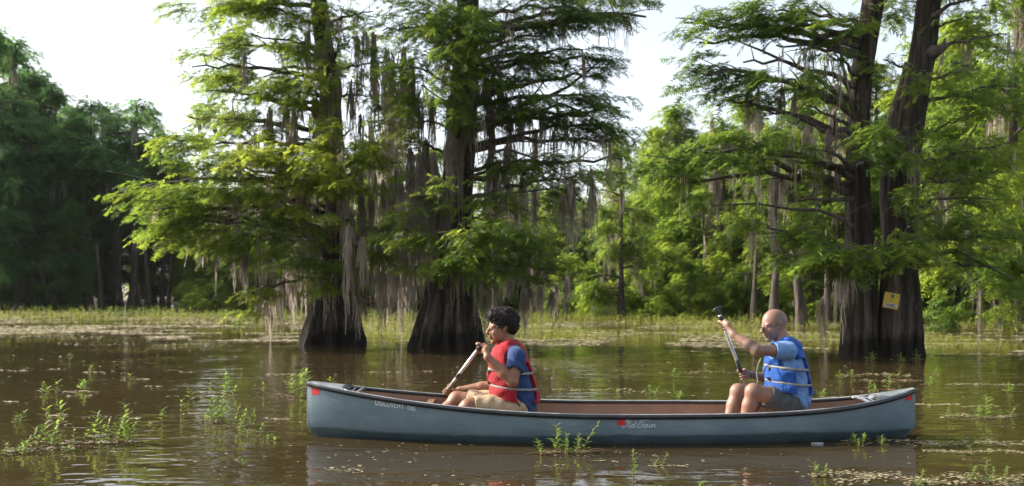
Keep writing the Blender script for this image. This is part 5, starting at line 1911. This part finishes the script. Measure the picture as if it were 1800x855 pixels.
# ------------------------------------------------------------------ single water weeds
LEAF = []
for s_ in range(3):
    rg = random.Random(s_)
    cu = rg.uniform(.10, .3)
    pts = []
    prof = [(0, .02), (.2, .11), (.45, .17), (.7, .13), (.9, .05), (1, .0)]
    v_, f_ = [], []
    for (u, w_) in prof:
        z = cu * u * (1 - u * .9)
        v_ += [(u, -w_, z + w_ * .35), (u, 0, z), (u, w_, z + w_ * .35)]
    for i in range(len(prof) - 1):
        for j in range(2):
            a = 3 * i + j
            f_.append((a, a + 3, a + 4, a + 1))
    me = fast_mesh('leaf', v_, f_, np.full(len(v_), .35 + .22 * s_))
    me.materials.append(M['herb'])
    LEAF.append(me)

def weed(px, py, hpx, lab, grp=None, lean=0., nl=11, kinds=1, seedv=0, z0=0.0):
    """px, py foot of the plant; hpx its height in rows"""
    Y = FOC * EYE / (py - HOR)
    base = at(px, py, Y)
    base.z = z0
    h = hpx * Y / FOC
    rg = random.Random(px * 31 + py + seedv)
    t = thing('water_weed', lab, 'water plant', base, grp)
    mb = MB()
    stems = []
    for k in range(kinds):
        hh = h * (1 if k == 0 else rg.uniform(.4, .85))
        b = Vector((0, 0, -.03)) if k == 0 else Vector((rg.uniform(-.07, .07), rg.uniform(-.06, .06), -.03))
        ln = lean if k == 0 else rg.uniform(-.5, .5)
        e = b + Vector((ln * hh + rg.uniform(-.02, .02), rg.uniform(-.25, .25) * hh, hh + .02))
        mid = (b + e) / 2 + Vector((-ln * hh * .3 + rg.uniform(-.02, .02), 0, -.05 * hh))
        ps = bez(b, mid, e, 7)
        mb.tube(ps, [.0042 - .0004 * q for q in range(7)], 5)
        stems.append((ps, hh))
    for k in range(1 if hpx < 20 else rg.randint(2, 4)):      # old stems lying on the surface
        a = rg.uniform(-.5, .5) + rg.choice((0, 3.14))
        l = h * rg.uniform(.4, 1.1)
        e = Vector((math.cos(a) * l, math.sin(a) * l, rg.uniform(-.005, .05 * rg.random())))
        mb.tube(bez((0, 0, -.004), e * .5 + Vector((rg.uniform(-.04, .04), rg.uniform(-.04, .04), rg.uniform(0, .03))), e, 6), [.0045, .004, .0035, .003, .0025, .0015], 4)
    mb.build('stem', M['stem'], t, True)
    for ps, hh in stems:
        nleaf = max(5, int(nl * 1.35 * (hh / h)))
        for i in range(nleaf):
            f = .22 + .78 * (i + .5) / nleaf
            q = f * 6
            a = int(min(5, q))
            pos = ps[a].lerp(ps[a + 1], q - a)
            o = bpy.data.objects.new('leaf', LEAF[i % 3])
            COL.objects.link(o)
            o.parent = t
            o.location = pos
            L = rg.uniform(.055, .095) * min(1.35, max(.75, Y / 8)) * (1.1 - .35 * f) * (1.15 if h > .2 else .8)
            o.scale = (L, L * rg.uniform(.8, 1.2), L)
            o.rotation_euler = (rg.uniform(-.3, .3), -rg.uniform(-.05, .40) - f * .35, i * 2.2 + rg.uniform(-.4, .4))
    return t

NEARL = 'water weeds in the left foreground'
MIDW = 'small weeds scattered on the open water'
WEEDS = [
    (80, 788, 74, 'tallest leafy weed rising from the raft at lower left', NEARL, .05, 16, 3),
    (96, 784, 44, 'bushy weed right against the tallest one at lower left', NEARL, .2, 14, 3),
    (56, 792, 42, 'leaning weed between the tallest one and the left edge', NEARL, .3, 13, 2),
    (30, 797, 30, 'low spreading weed second from the lower left edge', NEARL, .7, 12, 3),
    (8, 800, 24, 'low weed cut by the lower left edge', NEARL, .3, 11, 3),
    (112, 748, 44, 'slender weed with an airy top above the lower left raft', NEARL, -.1, 10, 1),
    (34, 742, 20, 'short sparse weed alone near the left edge', NEARL, .2, 8, 2),
    (146, 780, 44, 'leaning pale stemmed weed right of the tallest one', NEARL, .7, 12, 2),
    (164, 782, 58, 'upright weed with pale stem in the second clump from left', NEARL, .05, 13, 2),
    (186, 768, 30, 'small leafy weed between the second and third clumps', NEARL, .1, 10, 2),
    (208, 780, 48, 'bushy left half of the third clump from left', NEARL, .2, 14, 3),
    (224, 776, 70, 'tall slim right half of the third clump from left', NEARL, -.02, 15, 2),
    (120, 795, 14, 'tiny sprout below the gap between first and second clumps', NEARL, 0, 6, 1),
    (178, 789, 16, 'short sprout at the foot of the second clump', NEARL, 0, 6, 1),
    (286, 743, 26, 'single small sprig just left of the bright sky reflection', NEARL, .05, 8, 1),
    (264, 752, 10, 'tiny sprout left of the small sprig', NEARL, 0, 5, 1),
    (315, 728, 26, 'thin sprig above the bright sky reflection', NEARL, .05, 8, 1),
    (335, 702, 20, 'thin sprig upper right of the sky reflection', NEARL, 0, 7, 1),
    (360, 744, 22, 'low left part of the clump right of the sky reflection', NEARL, .1, 9, 2),
    (376, 742, 44, 'leafy weed in the middle of the clump right of the sky reflection', NEARL, .05, 14, 3),
    (388, 735, 52, 'tall weed of the clump right of the sky reflection', NEARL, .1, 13, 1),
    (414, 752, 38, 'pale flowering weed left one of the pair before the bow', NEARL, .1, 11, 3),
    (426, 768, 26, 'low weed between the pair before the bow', NEARL, -.1, 10, 2),
    (440, 750, 32, 'pale weed right one of the pair before the bow', NEARL, .15, 11, 2),
    (455, 762, 18, 'small bright weed right of the pair before the bow', NEARL, .3, 8, 2),
    (470, 772, 10, 'tiny round sprout near the bow side of the left water', NEARL, 0, 6, 1),
    (485, 774, 9, 'tiniest sprout nearest the bow in the left water', NEARL, 0, 5, 1),
    (429, 820, 14, 'single bright sprout low in the water left of the bow', NEARL, 0, 5, 1),
    (464, 692, 18, 'thin sprig alone left of the bow, upper one', MIDW, 0, 7, 1),
    (370, 694, 28, 'thin bare sprig in the upper middle of the left water', MIDW, 0, 6, 1),
    (395, 690, 34, 'pale leafy sprig in the upper middle of the left water', MIDW, -.1, 10, 2),
    (408, 696, 16, 'small sprig leaning beside the pale leafy one', MIDW, .3, 7, 1),
    (142, 686, 18, 'leafy sprig on the small raft at left', MIDW, .1, 10, 2),
    (157, 655, 14, 'sprig on the upper small raft at left', MIDW, 0, 8, 1),
    (121, 634, 14, 'tiny sprig above the upper small raft', MIDW, 0, 6, 1),
    (228, 668, 12, 'tiny bare sprig right of the upper small raft', MIDW, .1, 6, 1),
    (75, 690, 18, 'left of three thin sprigs near the left edge', MIDW, 0, 7, 1),
    (83, 692, 12, 'middle of three thin sprigs near the left edge', MIDW, .1, 6, 1),
    (98, 690, 22, 'right of three thin sprigs near the left edge', MIDW, 0, 6, 1),
    (523, 700, 50, 'leafy weed almost touching the bow tip', MIDW, .05, 14, 3),
    (533, 684, 34, 'second weed at the bow tip, behind the first', MIDW, .1, 10, 2),
    (582, 672, 8, 'tiny sprout beyond the bow deck', MIDW, 0, 5, 1),
    (1083, 703, 18, 'thin sprig seen over the far gunwale, left one', MIDW, 0, 7, 1),
    (1143, 694, 16, 'thin sprig seen over the far gunwale, middle one', MIDW, 0, 7, 1),
    (1153, 696, 14, 'thin sprig beside the middle one over the far gunwale', MIDW, 0, 6, 1),
    (1185, 665, 18, 'pair of reedy sprigs far beyond the middle of the hull', MIDW, 0, 7, 2),
    (1192, 700, 12, 'low bright weed beyond the hull left of the man\'s knees', MIDW, .2, 9, 3),
    (1476, 665, 12, 'bright sprout behind the man\'s back', MIDW, 0, 8, 2),
    (1444, 694, 8, 'tiny bright sprout close behind the man\'s shirt', MIDW, 0, 7, 2),
    (1497, 664, 14, 'thin sprig right of the bright sprout behind the man', MIDW, 0, 7, 1),
    (1526, 688, 18, 'thin sprig over the stern, left one', MIDW, 0, 6, 1),
    (1535, 690, 14, 'bright leafy sprout over the stern deck', MIDW, .1, 8, 1),
    (1560, 685, 24, 'slim leafy sprig over the stern, right one', MIDW, 0, 9, 1),
    (1579, 668, 22, 'bare twig standing beyond the stern', MIDW, 0, 5, 1),
    (1632, 678, 14, 'small sprig just past the stern tip', MIDW, .1, 7, 2),
    (1640, 660, 14, 'small sprig farther past the stern tip', MIDW, .2, 7, 2),
    (1770, 690, 16, 'leafy sprig near the right edge, upper one', MIDW, 0, 9, 2),
    (1668, 733, 16, 'small weed at the left end of the right hand raft', MIDW, 0, 8, 2),
    (1722, 732, 20, 'bright bushy weed on the right hand raft', MIDW, -.2, 10, 3),
    (1733, 737, 42, 'tall curved weed on the right hand raft', MIDW, .15, 13, 2),
    (1772, 733, 20, 'weed at the right end of the right hand raft', MIDW, .3, 9, 2),
    (1704, 800, 20, 'bent dry sprig below the right hand raft', MIDW, 0, 6, 1),
    (1720, 848, 32, 'reedy weed at lower right, left of the fan', MIDW, -.1, 9, 2),
    (1736, 850, 44, 'tallest leafy weed of the lower right clump', MIDW, .1, 12, 3),
    (1765, 848, 28, 'pale stemmed weed right of the lower right clump', MIDW, .1, 8, 2),
    (1616, 850, 26, 'glossy green weed under the stern at the bottom edge', MIDW, .1, 10, 3),
    (1433, 836, 26, 'pair of light sprigs on the litter before the stern, left', MIDW, 0, 9, 2),
    (1445, 838, 22, 'light sprig on the litter before the stern, right', MIDW, .1, 8, 1),
    (950, 800, 30, 'left low weed of the clump in front of the hull', 'weeds in front of the hull', -.3, 11, 2),
    (977, 797, 52, 'tall narrow weed of the clump in front of the hull', 'weeds in front of the hull', .05, 14, 1),
    (993, 796, 34, 'darker middle weed of the clump in front of the hull', 'weeds in front of the hull', .1, 12, 2),
    (1014, 800, 42, 'bright bushy weed of the clump in front of the hull', 'weeds in front of the hull', .05, 15, 3),
    (1024, 796, 54, 'long leaning weed reaching right over the hull', 'weeds in front of the hull', .5, 10, 1),
    (1113, 848, 58, 'bright star topped weed standing alone before the hull', 'weeds in front of the hull', -.05, 12, 1),
    (1152, 818, 14, 'small pale weed left one right of the star topped weed', 'weeds in front of the hull', 0, 8, 1),
    (1166, 816, 20, 'small pinkish weed right one right of the star topped weed', 'weeds in front of the hull', 0, 8, 1),
    (1232, 858, 12, 'sprout at the bottom edge below the paddle', 'weeds in front of the hull', 0, 7, 1),
    (1532, 634, 16, 'weeds at the foot of the twin cypress, left tuft', 'tufts at the foot of the twin cypress', 0, 8, 3),
    (1583, 637, 14, 'weeds at the foot of the twin cypress under the board', 'tufts at the foot of the twin cypress', .1, 8, 3),
    (1611, 634, 18, 'weeds at the foot of the twin cypress, right tuft', 'tufts at the foot of the twin cypress', .2, 8, 3),
    (1500, 782, 20, 'dark leafy weed against the hull near the stern', 'weeds in front of the hull', -.2, 10, 2),
    (1515, 784, 22, 'upright weed against the hull near the stern', 'weeds in front of the hull', .1, 9, 1),
    (1548, 783, 18, 'round leafy weed against the hull nearest the stern', 'weeds in front of the hull', 0, 9, 1),
]
for w_ in WEEDS:
    weed(*w_)

# pale scrap of flotsam against the hull
fl = MB()
rg = random.Random(4)
n = 12
top, bot = [], []
for k in range(n):
    a = 6.283 * k / n
    rx, ry = .058 * (1 + rg.uniform(-.12, .12)), .03 * (1 + rg.uniform(-.2, .2))
    bot.append((math.cos(a) * rx * 1.05, math.sin(a) * ry * 1.05, -.005))
    top.append((math.cos(a) * rx * .9, math.sin(a) * ry * .85, .018 + .006 * math.cos(a * 2) + rg.uniform(-.002, .002)))
fl.add(bot + top + [(0, 0, .024)], [(k, (k + 1) % n, n + (k + 1) % n, n + k) for k in range(n)] + [(n + k, n + (k + 1) % n, 2 * n) for k in range(n)])
M['foam'] = simple('grey_foam', (.12, .13, .13), (.26, .27, .28), 20, .6)
o = fl.build('foam_scrap', M['foam'], smooth=True)
o.scale = (.8, .7, .6)
o.location = at(1437, 781, FOC * EYE / (781 - HOR))
o.location.z = .0
tag(o, 'pale grey scrap of foam floating against the hull near the stern', 'flotsam')

add_haze()
